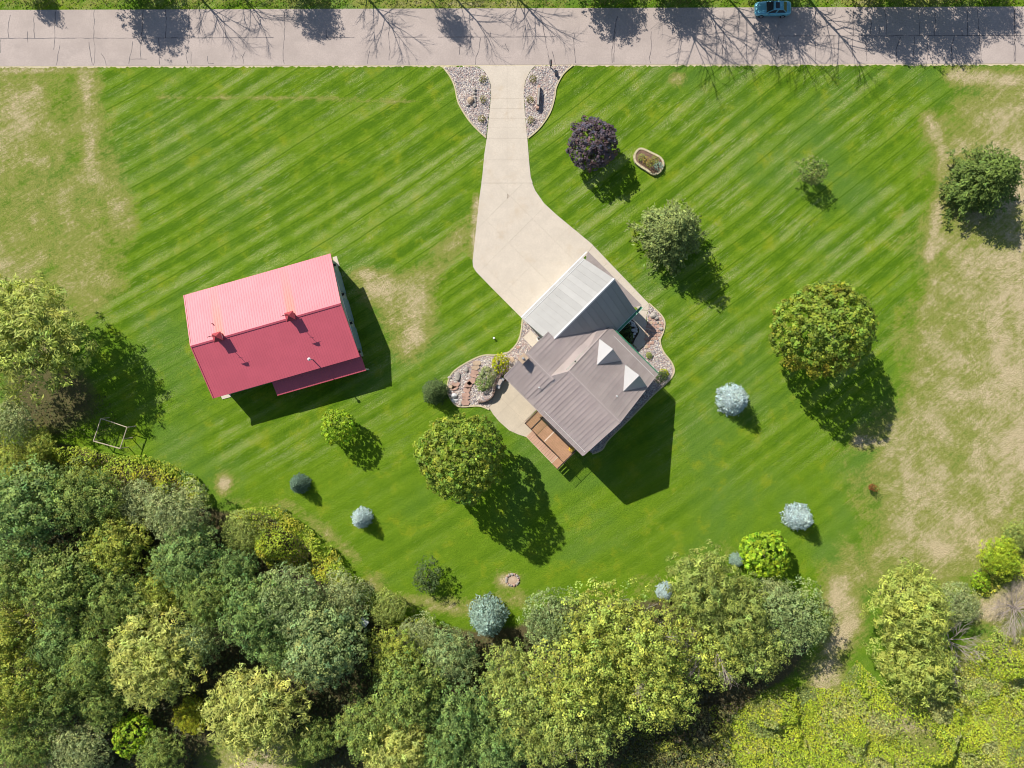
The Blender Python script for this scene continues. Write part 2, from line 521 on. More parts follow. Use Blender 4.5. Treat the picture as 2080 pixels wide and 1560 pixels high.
    woods *= 1 - np.clip(blob(520, 1545, 120, 60, 1.0), 0, 1)
    lush = np.clip(poly([(225, 137), (900, 137), (980, 300), (965, 420), (840, 530), (690, 540), (300, 520), (285, 420), (230, 260)], 1.0, 0.6), 0, 1)
    for b in ((900, 640, 90, 110), (1270, 640, 60, 60), (850, 700, 80, 80), (1140, 330, 60, 60), (1120, 420, 50, 70), (1450, 700, 90, 120)):
        lush = np.maximum(lush, blob(*b, 0.9))
    # mowing direction bends from 29 degrees (left) to 39 degrees (right)
    th = np.radians(np.interp(X, [-45, -15, 25, 60], [29.0, 31.0, 38.0, 39.5]))
    xf = np.linspace(-420, 420, 4001)
    tf = np.tan(np.radians(np.interp(xf, [-45, -15, 25, 60], [29.0, 31.0, 38.0, 39.5])))
    ff = np.concatenate([[0], np.cumsum((tf[1:] + tf[:-1]) / 2 * np.diff(xf))])
    ff -= np.interp(0, xf, ff)
    S = (Y - np.interp(X, xf, ff)) * np.cos(th)
    T = X / np.cos(th)
    amp = np.clip(1.0 - 0.85 * np.clip((dry - 0.3) / 0.4, 0, 1), 0, 1)
    amp *= np.interp(PY, [560, 860, 1000], [1.0, 0.5, 0.12]) * np.interp(PX, [0, 300], [0.7, 1.0])
    amp = np.maximum(amp, poly([(280, 560), (420, 820), (560, 880), (700, 900), (640, 960), (440, 940), (300, 860)], 0.9, 1.5))
    Z = np.zeros_like(X)
    V = np.stack([X.ravel(), Y.ravel(), Z.ravel()], 1)
    ny, nx = X.shape
    idx = np.arange(ny * nx).reshape(ny, nx)
    Q = np.stack([idx[:-1, :-1].ravel(), idx[:-1, 1:].ravel(), idx[1:, 1:].ravel(), idx[1:, :-1].ravel()], 1)
    me = np_mesh('lawn', V, Q)
    a = me.color_attributes.new('mask', 'FLOAT_COLOR', 'POINT')
    a.data.foreach_set('color', np.stack([dry.ravel(), woods.ravel(), lush.ravel(), np.ones(dry.size)], 1).astype(np.float32).ravel())
    b = me.attributes.new('mow', 'FLOAT_VECTOR', 'POINT')
    b.data.foreach_set('vector', np.stack([S.ravel(), T.ravel(), amp.ravel()], 1).astype(np.float32).ravel())
    # material
    t = NT('lawn_grass')
    mask = t.attr('mask'); mow = t.attr('mow')
    sm = t.n('ShaderNodeSeparateColor'); t.link(mask.outputs['Color'], sm.inputs[0])
    dryA, woodA, lushA = sm.outputs[0], sm.outputs[1], sm.outputs[2]
    sv = t.n('ShaderNodeSeparateXYZ'); t.link(mow.outputs['Vector'], sv.inputs[0])
    s_, t_, amp_ = sv.outputs
    p = t.pos()
    big = t.noise(p, 0.055, 4, 0.6, 0.3)
    mid = t.noise(p, 0.35, 5, 0.65, 0.2)
    fine = t.noise(p, 2.3, 5, 0.7)
    vfine = t.noise(p, 7.5, 3, 0.7)
    def stretched(a, b, scale, detail):
        cv = t.n('ShaderNodeCombineXYZ')
        t.link(t.math('MULTIPLY', s_, a), cv.inputs[0]); t.link(t.math('MULTIPLY', t_, b), cv.inputs[1])
        return t.noise(cv.outputs[0], scale, detail, 0.65)
    st1 = stretched(1.0, 0.07, 2.1, 4)
    st2 = stretched(1.0, 0.12, 6.0, 3)
    # mowing: straight bands about 2 m wide, a thin dark wheel line between them, grainy pale clippings along some
    w = t.math('ADD', s_, t.math('MULTIPLY', t.math('SUBTRACT', t.noise(p, 0.035, 2), 0.5), 1.6))
    ph = t.math('MULTIPLY', w, 2 * math.pi / 2.1)
    wave = t.math('MULTIPLY_ADD', t.math('SINE', ph), 0.5, 0.5)
    band = stretched(1.0, 0.03, 0.75, 2)
    gr = stretched(1.0, 0.6, 10.0, 3)
    stripe = t.math('ADD', t.math('MULTIPLY', wave, 0.20), t.math('MULTIPLY', band, 0.75))
    stripe = t.math('ADD', stripe, t.math('MULTIPLY', st2, 0.55))
    stripe = t.math('ADD', stripe, t.math('MULTIPLY', t.math('SUBTRACT', mid, 0.5), 0.7))
    stripe = t.math('SUBTRACT', stripe, 0.25)
    stripe = t.math('MULTIPLY_ADD', t.math('SUBTRACT', stripe, 0.5), t.math('MULTIPLY_ADD', amp_, 0.75, 0.40), 0.5)
    g_dark = (0.080, 0.164, 0.0070); g_mid = (0.144, 0.244, 0.0120); g_pale = (0.235, 0.300, 0.060)
    g_blue = (0.104, 0.198, 0.032); g_yel = (0.230, 0.280, 0.013)
    c = t.mix(t.ramp(stripe, 0.24, 0.62), g_dark, g_mid)
    c = t.mix(t.ramp(stripe, 0.52, 0.92, 0.0, 0.75), c, g_pale)
    c = t.mix(t.math('MULTIPLY', t.ramp(big, 0.46, 0.64, 0.0, 0.6), t.math('SUBTRACT', 1.0, t.math('MULTIPLY', lushA, 0.6))), c, g_blue)
    c = t.mix(t.ramp(mid, 0.52, 0.72, 0.0, 0.65), c, g_yel)
    ln = t.math('ABSOLUTE', t.math('SINE', t.math('MULTIPLY', ph, 0.5)))
    lm = t.math('MULTIPLY', t.ramp(ln, 0.0, 0.22, 0.75, 0.0), amp_)
    c = t.mix(t.math('MULTIPLY', lm, t.ramp(band, 0.30, 0.55)), c, (0.058, 0.132, 0.004))
    area_n = t.noise(p, 0.13, 4, 0.65)
    pl = t.math('MULTIPLY', t.ramp(ln, 0.45, 0.85), t.ramp(area_n, 0.40, 0.58))
    pl = t.math('MULTIPLY', pl, t.ramp(band, 0.40, 0.60))
    pl = t.math('MULTIPLY', pl, t.math('MULTIPLY', amp_, t.ramp(gr, 0.46, 0.60)))
    c = t.mix(t.math('MULTIPLY', pl, 0.85), c, (0.37, 0.38, 0.17))
    cl = t.math('MULTIPLY', t.ramp(st2, 0.52, 0.68), t.ramp(vfine, 0.46, 0.58))
    cl = t.math('MULTIPLY', cl, t.ramp(area_n, 0.46, 0.62))
    cl = t.math('MULTIPLY', cl, t.math('MULTIPLY_ADD', amp_, 0.9, 0.10, clamp=True))
    c = t.mix(t.math('MULTIPLY', cl, 0.6), c, (0.48, 0.46, 0.27))
    # dry parts
    dn = t.math('ADD', dryA, t.math('MULTIPLY', t.math('SUBTRACT', mid, 0.5), 0.95))
    dn = t.math('ADD', dn, t.math('MULTIPLY', t.math('SUBTRACT', fine, 0.5), 0.75))
    dn = t.math('ADD', dn, t.math('MULTIPLY', t.math('SUBTRACT', t.noise(p, 0.13, 4, 0.6), 0.5), 0.9))
    dn = t.math('ADD', dn, t.math('MULTIPLY', t.math('SUBTRACT', st1, 0.5), 0.55))
    dn = t.math('ADD', dn, t.math('MULTIPLY', t.math('SUBTRACT', st2, 0.5), 0.35))
    olive = t.mix(vfine, (0.170, 0.205, 0.030), (0.305, 0.300, 0.085))
    straw = t.mix(t.ramp(vfine, 0.3, 0.7), (0.37, 0.285, 0.150), (0.62, 0.51, 0.33))
    c = t.mix(t.ramp(dn, 0.26, 0.66), c, olive)
    c = t.mix(t.ramp(dn, 0.58, 1.06, 0.0, 0.95), c, straw)
    # woodland floor
    wn_ = t.math('ADD', woodA, t.math('MULTIPLY', t.math('SUBTRACT', fine, 0.5), 0.5))
    floor = t.mix(fine, (0.075, 0.058, 0.032), (0.16, 0.14, 0.06))
    c = t.mix(t.ramp(wn_, 0.35, 0.75), c, floor)
    # blades: fine dark and light specks
    grain = t.noise(p, 5.2, 2, 0.8)
    c = t.mix(t.ramp(vfine, 0.30, 0.56, 0.75, 0.0), c, t.mix(1.0, c, (0.50, 0.58, 0.50), 'MULTIPLY'))
    c = t.mix(t.ramp(grain, 0.52, 0.74, 0.0, 0.55), c, t.mix(1.0, c, (1.55, 1.40, 1.7), 'MULTIPLY'))
    c = t.mix(t.ramp(fine, 0.48, 0.75, 0.0, 0.4), c, t.mix(1.0, c, (1.35, 1.22, 1.3), 'MULTIPLY'))
    h = t.math('ADD', t.math('MULTIPLY', vfine, 0.6), t.math('MULTIPLY', fine, 0.8))
    t.principled(c, 0.95, 0.08, bump=h, bstr=0.8, bdist=0.16)
    me.materials.append(t.m)
    o = bpy.data.objects.new('lawn', me); COL.objects.link(o)
    tag(o, 'mown green lawn with diagonal stripes and straw-coloured dry patches', None, kind='structure')
    return o
lawn = ground()

# ------------------------------------------------------------------ road
def road_y(px, py_left, py_right):
    return py_left + (py_right - py_left) * px / 2080.0
def road():
    mb = MB()
    L, R = -6000, 8000
    top = [at(L, road_y(L, 20.5, 13.5)), at(R, road_y(R, 20.5, 13.5))]
    bot = [at(R, road_y(R, 134.5, 129)), at(L, road_y(L, 134.5, 129))]
    mb.prism(bot + top, -0.2, 0.03)
    r = mb.build('road', M['asphalt'])
    tag(r, 'pale pinkish asphalt road with sealed cracks along the top', None, kind='structure')
    rnd = random.Random(5)
    def crack(pts, w, name='crack'):
        out = []
        for i in range(len(pts) - 1):
            (x0, y0), (x1, y1) = pts[i], pts[i + 1]
            n = max(2, int(math.hypot(x1 - x0, y1 - y0) / 7))
            for k in range(n):
                tt = k / n
                j = 1.1 if abs(y1 - y0) > abs(x1 - x0) else 0.35
                out.append((x0 + (x1 - x0) * tt + rnd.uniform(-j, j), y0 + (y1 - y0) * tt + rnd.uniform(-.4, .4)))
        out.append(pts[-1])
        line = pxs(out)
        mb = MB()
        vs = []; fs = []
        for i, q in enumerate(line):
            a = line[max(i - 1, 0)]; b = line[min(i + 1, len(line) - 1)]
            dx, dy = b[0] - a[0], b[1] - a[1]; l = math.hypot(dx, dy) or 1
            ww = w * rnd.uniform(0.5, 1.3)
            nx, ny = -dy / l * ww / 2, dx / l * ww / 2
            vs += [(q[0] + nx, q[1] + ny, 0.035), (q[0] - nx, q[1] - ny, 0.035)]
        fs = [(2 * i, 2 * i + 1, 2 * i + 3, 2 * i + 2) for i in range(len(line) - 1)]
        mb.add(vs, fs).build(name, M['tar'], r, recalc=False)
    def cy(px): return 78 - 6.0 * px / 2080
    for a, b in ((-40, 556), (663, 720), (803, 868), (890, 1128), (1580, 1960), (1960, 2130)):
        crack([(a, cy(a)), ((a + b) / 2, cy((a + b) / 2) + 0.3), (b, cy(b))], 0.085)
    k = 2.971
    z5 = [[(60, 90), (50, 160), (55, 230)], [(205, 100), (210, 230)], [(335, 70), (330, 230), (325, 300)], [(570, 62), (568, 230), (575, 330), (565, 395)],
          [(362, 275), (350, 330), (340, 395)], [(540, 255), (545, 330), (558, 390)], [(615, 325), (630, 350), (642, 395)], [(803, 250), (790, 320), (778, 385)], [(780, 357), (885, 358)],
          [(858, 235), (848, 300), (852, 355)], [(865, 62), (855, 230)], [(960, 230), (958, 300), (965, 390)], [(1000, 62), (1005, 160), (1000, 230)], [(1140, 62), (1142, 230)],
          [(1138, 245), (1125, 330), (1135, 385)], [(1155, 310), (1155, 385)], [(1250, 340), (1258, 385), (1290, 384)], [(1482, 310), (1468, 345), (1468, 385)], [(1455, 335), (1468, 348)],
          [(1345, 100), (1358, 160), (1360, 230)], [(1718, 75), (1718, 230), (1706, 330), (1716, 385)], [(1968, 180), (1974, 230)], [(5, 235), (2, 320)], [(168, 190), (170, 260)]]
    z6 = [[(270, 90), (268, 200), (274, 290), (268, 365)], [(150, 310), (138, 385)], [(700, 265), (694, 330)], [(822, 230), (812, 310), (792, 350), (790, 390)], [(965, 265), (990, 310)],
          [(1190, 120), (1212, 240), (1230, 330), (1240, 395)], [(1252, 310), (1272, 390)], [(1388, 205), (1382, 265), (1394, 380)], [(1645, 100), (1630, 200), (1612, 300), (1615, 380)],
          [(1632, 190), (1628, 300), (1625, 375)], [(1852, 190), (1850, 300), (1840, 350), (1845, 382)], [(878, 190), (878, 228)]]
    z7 = [[(818, 60), (820, 215), (822, 370)], [(930, 215), (938, 350)], [(1050, 60), (1048, 215), (1042, 345)], [(1125, 215), (1130, 370)], [(1155, 120), (1155, 215)], [(1205, 150), (1203, 215)],
          [(1240, 60), (1250, 140), (1246, 215)], [(1438, 60), (1448, 160), (1448, 215)], [(1335, 225), (1305, 300), (1310, 380)], [(1420, 220), (1410, 372)], [(1500, 220), (1497, 365)],
          [(1545, 80), (1538, 215)], [(1655, 220), (1640, 300), (1646, 380)], [(1735, 60), (1738, 215)], [(1795, 60), (1808, 215), (1822, 370)], [(2028, 50), (2015, 140), (2032, 215), (2015, 300), (2022, 372)],
          [(2022, 60), (2024, 215), (2028, 370)], [(595, 225), (582, 300), (580, 372)], [(270, 70), (262, 330)], [(1705, 175), (1706, 215)]]
    for zz, off in ((z5, 0), (z6, 700), (z7, 1380)):
        for c in zz:
            crack([(off + x / k, y / k) for x, y in c], 0.075)
road()
def shoulder():
    rnd = random.Random(21)
    mb = MB(); vs = []; fs = []
    n = 700
    for i in range(n + 1):
        px = -400 + 2900 * i / n
        x, y = at(px, road_y(px, 134.5, 129))
        vs += [(x, y + .02, .012), (x + rnd.uniform(-.04, .04), y - rnd.uniform(.06, .34), .012)]
    fs = [(2 * i, 2 * i + 1, 2 * i + 3, 2 * i + 2) for i in range(n)]
    o = mb.add(vs, fs).build('road_shoulder', M['edging'], None, recalc=False)
    tag(o, 'narrow pale gravel shoulder between road and lawn', kind='structure')
shoulder()

# ------------------------------------------------------------------ driveway, walk, patio: slabs with joints
drive_px = [(968, 133.5), (981, 141), (990.5, 154), (997.5, 173), (997.3, 198), (994, 231), (989, 280), (984, 312), (980, 355), (974, 400), (967, 465), (960, 530), (961, 542), (967, 552), (1000, 586), (1061, 647.5),
            (1185, 524), (1320, 654), (1325, 640), (1318, 620), (1205, 498), (1130, 436), (1105, 413), (1087, 387), (1078, 360), (1075.5, 337), (1071, 281), (1066, 231), (1063.5, 190), (1066.5, 165), (1077, 144), (1087.5, 133.2)]
def slabs(root, poly, cuts, mat, z0, z1, gap=0.014, name='slab', amin=0.25):
    """cut a polygon along lines into separate slabs with open joints"""
    pieces = [poly]
    for (a, b, c, lim) in cuts:
        nxt = []
        for p in pieces:
            if lim is not None and not lim(p): nxt.append(p); continue
            l = math.hypot(a, b)
            p1 = clip_poly(p, a, b, c - gap * l / 2); p2 = clip_poly(p, -a, -b, -c - gap * l / 2)
            nxt += [q for q in (p1, p2) if area(q) > amin]
        pieces = nxt
    for q in pieces:
        MB().prism(q, z0, z1).build(name, mat, root)
    return pieces
def driveway():
    P = pxs(drive_px)
    base = thing('driveway', (P[0][0] + 2, 15, 0), None, None)
    tag(base, 'pale concrete driveway widening from the road to the garage', kind='structure')
    yL = at(0, 372)[1]
    # neck: from the road down to the 372 px line (the outline is cut in two so both parts stay near convex)
    neck = clip_poly(P, 0, -1, -yL - 0.015)
    apron_all = clip_poly(P, 0, 1, yL - 0.015)
    s = math.sqrt(.5)
    # the strip beside the garage is its own walk
    vcut = 19.15   # house v of the garage front line
    low = apron_all
    cuts = [(0, 1, at(0, y)[1], None) for y in (200, 221, 240.5, 258.5, 281, 325)]
    xm = at(1030, 0)[0]
    cuts.append((1, 0, xm, None))
    slabs(base, neck, cuts, M['concrete'], 0.0, 0.05)
    # apron west of the walk, joints at 45 degrees parallel to the garage
    ap = [p for p in drive_px if p[1] > 372]
    apron = pxs([(978, 372)] + [(974, 400), (967, 465), (960, 530), (961, 542), (967, 552), (1000, 586), (1061, 647.5), (1190, 519), (1205, 498), (1130, 436), (1105, 413), (1087, 387), (1081, 372)])
    apron = [(x, min(y, yL - 0.015)) for x, y in apron]
    cuts = [(s, -s, u, None) for u in (-17.6, -13.4, -9.2)] + [(s, s, v, None) for v in (4.0, 8.4, 12.8, 17.2)] + [(1, 0, xm, (lambda p: min(q[1] for q in p) > 17))]
    slabs(base, apron, cuts, M['concrete'], 0.0, 0.05)
    # sand under the joints
    MB().prism(neck, -0.05, 0.02).build('joint_bed', M['joint'], base)
    MB().prism(apron, -0.05, 0.0225).build('joint_bed', M['joint'], base)
driveway()
def walk():
    P = pxs([(1190, 519.8), (1204.8, 498.8), (1318, 617), (1317.5, 628), (1313, 642), (1314, 657), (1318.5, 669), (1319, 681), (1314, 694), (1306, 703.5), (1298, 711), (1287, 697), (1290, 689), (1296.5, 678), (1298, 669), (1292, 658.5), (1281, 650), (1272, 641), (1290, 622)])
    root = thing('walkway', (P[2][0], P[2][1], 0), None, None)
    tag(root, 'curved concrete walk along the garage to the courtyard', kind='structure')
    s = math.sqrt(.5)
    strip = pxs([(1190, 519.8), (1204.8, 498.8), (1318, 617), (1317, 630), (1297, 629)])
    slabs(root, strip, [(s, -s, u, None) for u in (-2.4, 0.2, 2.8, 5.2)], M['concrete'], 0.0, 0.045)
    outer = catmull(pxs([(1317, 630.6), (1313, 642), (1314, 657), (1318.5, 669), (1319, 681), (1314, 694), (1306, 703.5), (1298, 711)]), 3)
    inner = catmull(pxs([(1270, 629), (1277, 641), (1284, 650), (1292, 658.5), (1298, 669), (1296.5, 678), (1290, 689), (1286, 699)]), 3)
    n = min(len(outer), len(inner)); step = 3
    for i in range(0, n - 1, step):
        j = min(i + step, n - 1)
        q = outer[i:j + 1] + inner[i:j + 1][::-1]
        cx = sum(a[0] for a in q) / len(q); cyy = sum(a[1] for a in q) / len(q)
        q = [(cx + (a[0] - cx) * 0.985, cyy + (a[1] - cyy) * 0.985) for a in q]
        MB().prism(q, 0.0, 0.045).build('slab', M['concrete'], root)
walk()
patio_px = [(1024, 767), (1090, 832.5), (1066, 858.5), (1084, 876), (1070, 888), (1052, 882), (1034, 874), (1014, 856), (1002, 842), (995, 829), (976, 818), (990, 814), (1000, 806), (1005, 795), (1008, 782), (1013, 770), (1018, 762)]
def patio():
    P = pxs(patio_px)
    root = thing('patio', (P[0][0], P[0][1] - 3, 0), None, None)
    tag(root, 'tan concrete patio below the rock garden wall', kind='structure')
    s = math.sqrt(.5)
    P2 = pxs([(1026, 769), (1090, 832.5), (1066, 858.5), (1084, 876), (1070, 888), (1052, 882), (1034, 874), (1014, 856), (1002, 842), (994, 829), (980, 818.5), (1004, 806), (1012, 782), (1018, 766)])
    slabs(root, P2, [(s, -s, 1.6, None), (s, -s, 4.6, None), (s, s, -2.3, None)], M['patio'], 0.0, 0.04, gap=0.02)
    MB().prism(P2, -0.05, 0.02).build('joint_bed', M['joint'], root)
patio()

# ------------------------------------------------------------------ gravel beds
STONE_COLS = np.array([(0.46, 0.38, 0.34), (0.52, 0.45, 0.40), (0.36, 0.27, 0.25), (0.58, 0.54, 0.50), (0.30, 0.28, 0.29), (0.43, 0.31, 0.27), (0.24, 0.21, 0.22), (0.62, 0.55, 0.46)])
OCT = np.array([(1, 0, 0), (0, 1, 0), (-1, 0, 0), (0, -1, 0), (0, 0, 1)], float)
OCTF = np.array([(0, 1, 4), (1, 2, 4), (2, 3, 4), (3, 0, 4)])
def stones(pts, z, rng, smin, smax, root, name='river_stones', cols=STONE_COLS):
    n = len(pts)
    sz = rng.uniform(smin, smax, n)
    ang = rng.uniform(0, 2 * np.pi, n)
    base = np.vstack([np.array([(math.cos(a), math.sin(a), 0.25) for a in np.linspace(0, 2 * np.pi, 6)[:-1]]),
                      np.array([(0.55 * math.cos(a + .5), 0.55 * math.sin(a + .5), 0.72) for a in np.linspace(0, 2 * np.pi, 6)[:-1]]),
                      [(0, 0, 0.82)]])
    F = []
    for i in range(5):
        j = (i + 1) % 5
        F += [(i, j, 5 + i), (j, 5 + j, 5 + i), (5 + i, 5 + j, 10)]
    F = np.array(F)
    B = np.repeat(base[None], n, 0) * (1 + rng.uniform(-0.18, 0.18, (n, 11, 1)))
    B = B * np.stack([sz, sz * rng.uniform(0.6, 1.0, n), sz * rng.uniform(0.5, 0.9, n)], 1)[:, None, :]
    c, s = np.cos(ang)[:, None], np.sin(ang)[:, None]
    x = B[:, :, 0] * c - B[:, :, 1] * s; y = B[:, :, 0] * s + B[:, :, 1] * c
    off = wloc(root)
    V = np.stack([x + pts[:, 0:1] - off.x, y + pts[:, 1:2] - off.y, B[:, :, 2] + np.asarray(z).reshape(-1, 1) - off.z], 2).reshape(-1, 3)
    Q = (F[None] + (np.arange(n) * 11)[:, None, None]).reshape(-1, 3)
    col = cols[rng.integers(0, len(cols), n)] * rng.uniform(0.8, 1.2, (n, 1))
    me = np_mesh(name, V, Q, np.repeat(col, 11, 0))
    me.materials.append(M['tintstone'])
    o = bpy.data.objects.new(name, me); COL.objects.link(o); o.parent = root
    o['kind'] = 'stuff'
    return o
def flagstone(root, px, py, w, h, rot, z, mat, rnd, name='flagstone', th=0.09):
    c = at(px, py, z)
    n = rnd.choice((5, 6, 6, 7))
    P = []
    for i in range(n):
        a = 2 * math.pi * (i + rnd.uniform(-.25, .25)) / n
        sq = 1.0 / max(abs(math.cos(a)), abs(math.sin(a))) ** 0.55
        x = w / 2 * math.cos(a) * sq * rnd.uniform(.85, 1.0); y = h / 2 * math.sin(a) * sq * rnd.uniform(.85, 1.0)
        P.append((c[0] + x * math.cos(rot) - y * math.sin(rot), c[1] + x * math.sin(rot) + y * math.cos(rot)))
    return MB().prism(P, z - 0.04, z + th, inset=0.03).build(name, mat, root)
def boulder(px, py, r, h, mat, seed, parent, name='boulder', z=0.0):
    bm = bmesh.new()
    bmesh.ops.create_icosphere(bm, subdivisions=2, radius=1.0)
    rnd = random.Random(seed)
    ph = [rnd.uniform(0, 6) for _ in range(6)]
    c = at(px, py, h / 2 + z)
    sx = rnd.uniform(.8, 1.25)
    mb = MB()
    vs = []
    for v in bm.verts:
        k = 1 + .14 * math.sin(3 * v.co.x + ph[0]) + .14 * math.sin(3.3 * v.co.y + ph[1]) + .1 * math.sin(4 * v.co.z + ph[2]) + rnd.uniform(-.05, .05)
        vs.append((c[0] + v.co.x * r * k * sx, c[1] + v.co.y * r * k / sx, z + max(-0.05, h * 0.45 + v.co.z * h * 0.6 * k)))
    fs = [tuple(v.index for v in f.verts) for f in bm.faces]
    bm.free()
    return mb.add(vs, fs).build(name, mat, parent)
def bed(name, px, label, n, seed, edging_px=None, z=0.03, closed=False, hole=None, smin=0.06, smax=0.15):
    P = pxs(px)
    c = np.mean(P, 0)
    root = thing(name, (c[0], c[1], 0), None, None)
    tag(root, label, kind='structure')
    MB().prism(P, -0.02, z).build('gravel_base', M['gravel'], root)
    rng = np.random.default_rng(seed)
    pts = scatter_in(P, n, rng)
    if hole is not None:
        for hp in hole:
            pts = pts[~inpoly(pts[:, 0], pts[:, 1], pxs(hp))]
    stones(pts, np.full(len(pts), z - 0.02), rng, smin, smax, root)
    if edging_px:
        line = catmull(pxs(edging_px), 5, closed)
        mb = MB(); ribbon(mb, line, 0.17, -0.02, 0.13, closed)
        mb.build('edging', M['edging'], root)
    return root

bedL = bed('gravel_bed', [(902, 137), (914, 155.6), (923.7, 176.8), (930, 206), (943, 231), (961, 255), (987, 279), (993, 231), (996.3, 198), (996.5, 173), (989.5, 154), (980, 141.8), (967, 136)],
           'gravel bed on the barn side of the driveway entrance', 2600, 1,
           [(899, 136), (914, 155.6), (923.7, 176.8), (930, 206), (943, 231), (961, 255), (987, 280)])
bedR = bed('gravel_bed', [(1089, 135), (1078, 144.5), (1067.5, 165), (1064.5, 190), (1067, 231), (1072, 280), (1095, 259), (1116, 229), (1125.5, 198), (1129, 176.8), (1143, 150.7), (1161, 133)],
           'gravel bed on the mailbox side of the driveway entrance', 2400, 2,
           [(1164, 132.5), (1144, 150.7), (1130, 176.8), (1126.5, 198), (1117, 229), (1096, 260), (1072.5, 281)])
# rock garden
garden_px = [(1060.5, 648), (1059, 668.5), (1052.5, 692.7), (1035, 714), (1010.8, 721), (981, 722), (949, 736), (919, 757), (908.5, 781.6), (910, 800), (924.6, 822), (940.8, 826), (973, 824.6), (994, 831),
             (1004, 806), (1012, 782), (1019, 765), (1060, 729), (1110, 676), (1085, 655)]
garden = bed('rock_garden', garden_px, 'rock garden of gravel and pink flagstone steps beside the house corner', 5200, 3,
             [(1061, 648), (1059, 668.5), (1052.5, 692.7), (1035, 714), (1010.8, 721), (981, 722), (949, 736), (919, 757), (908.5, 781.6), (910, 800), (924.6, 822), (940.8, 826), (973, 824.6), (994, 832)])
eastbed = bed('gravel_bed', [(1319, 618), (1342, 639), (1350, 655), (1347, 674), (1340.6, 692.7), (1347, 714), (1363.5, 735.8), (1369, 754.6), (1358, 773.5), (1326, 803), (1280, 850), (1237, 892), (1223, 913), (1203, 921), (1180, 900), (1240, 840), (1330, 750), (1240, 670), (1299, 711.5), (1307, 704), (1315, 694.5), (1320, 681), (1319.5, 668.5), (1315, 656.5), (1314, 642.5), (1318.3, 629)],
              'gravel bed wrapping the front and far gable side of the house', 5200, 4,
              [(1318, 616), (1342, 639), (1350, 655), (1347, 674), (1340.6, 692.7), (1347, 714), (1363.5, 735.8), (1369, 754.6), (1358, 773.5), (1326, 803), (1280, 850), (1237, 892), (1223, 913), (1203, 922)])
# raised mound behind the curved retaining wall
wall_line = catmull(pxs([(971, 816), (984, 814), (994, 809), (1001, 801), (1004, 790), (1007, 779), (1012, 768), (1020, 758), (1032, 748)]), 4)
def mound():
    rnd = random.Random(3)
    inner_c = at(984, 772)
    n = len(wall_line)
    rows = []
    K = 5
    for i, w in enumerate(wall_line):
        t = i / (n - 1)
        hgt = 0.25 + 0.85 * math.sin(min(1, t * 1.6) * math.pi / 2)
        tx, ty = inner_c[0] + (w[0] - inner_c[0]) * 0.18 + t * 1.4, inner_c[1] + (w[1] - inner_c[1]) * 0.18 + t * 0.8
        row = []
        for k in range(K + 1):
            f = k / K
            z = hgt * (0.5 + 0.5 * math.cos(math.pi * f)) + 0.035
            row.append((w[0] + (tx - w[0]) * f, w[1] + (ty - w[1]) * f, z))
        rows.append(row)
    vs = [p for r in rows for p in r]
    fs = [(i * (K + 1) + k, i * (K + 1) + k + 1, (i + 1) * (K + 1) + k + 1, (i + 1) * (K + 1) + k) for i in range(n - 1) for k in range(K)]
    MB().add(vs, fs).build('gravel_mound', M['gravel'], garden, smooth=True)
    rng = np.random.default_rng(8)
    m = 1500
    ii = rng.integers(0, n - 1, m); kk = rng.integers(0, K, m); a = rng.uniform(0, 1, m)[:, None]; b = rng.uniform(0, 1, m)[:, None]
    G = np.array(rows)
    P = (G[ii, kk] * (1 - a) + G[ii + 1, kk] * a) * (1 - b) + (G[ii, kk + 1] * (1 - a) + G[ii + 1, kk + 1] * a) * b
    stones(P[:, :2], P[:, 2] - 0.03, rng, 0.06, 0.14, garden)
    # wall of separate stone blocks
    hs = [r[0][2] for r in rows]
    for i in range(n - 1):
        p, q = wall_line[i], wall_line[i + 1]
        dx, dy = q[0] - p[0], q[1] - p[1]; L = math.hypot(dx, dy); ax = (dx / L, dy / L); ay = (-ax[1], ax[0])
        for k, (z0, z1) in enumerate(((0.0, 0.5), (0.5, 1.0))):
            z0 *= hs[i]; z1 *= hs[i]
            cxy = ((p[0] + q[0]) / 2 + rnd.uniform(-.02, .02), (p[1] + q[1]) / 2 + rnd.uniform(-.02, .02))
            MB().box(cxy, ax, ay, L * 0.49, 0.17 - 0.02 * k, z0 + 0.005, z1 + 0.03).build('wall_block', M['stonewall'], garden)
mound()
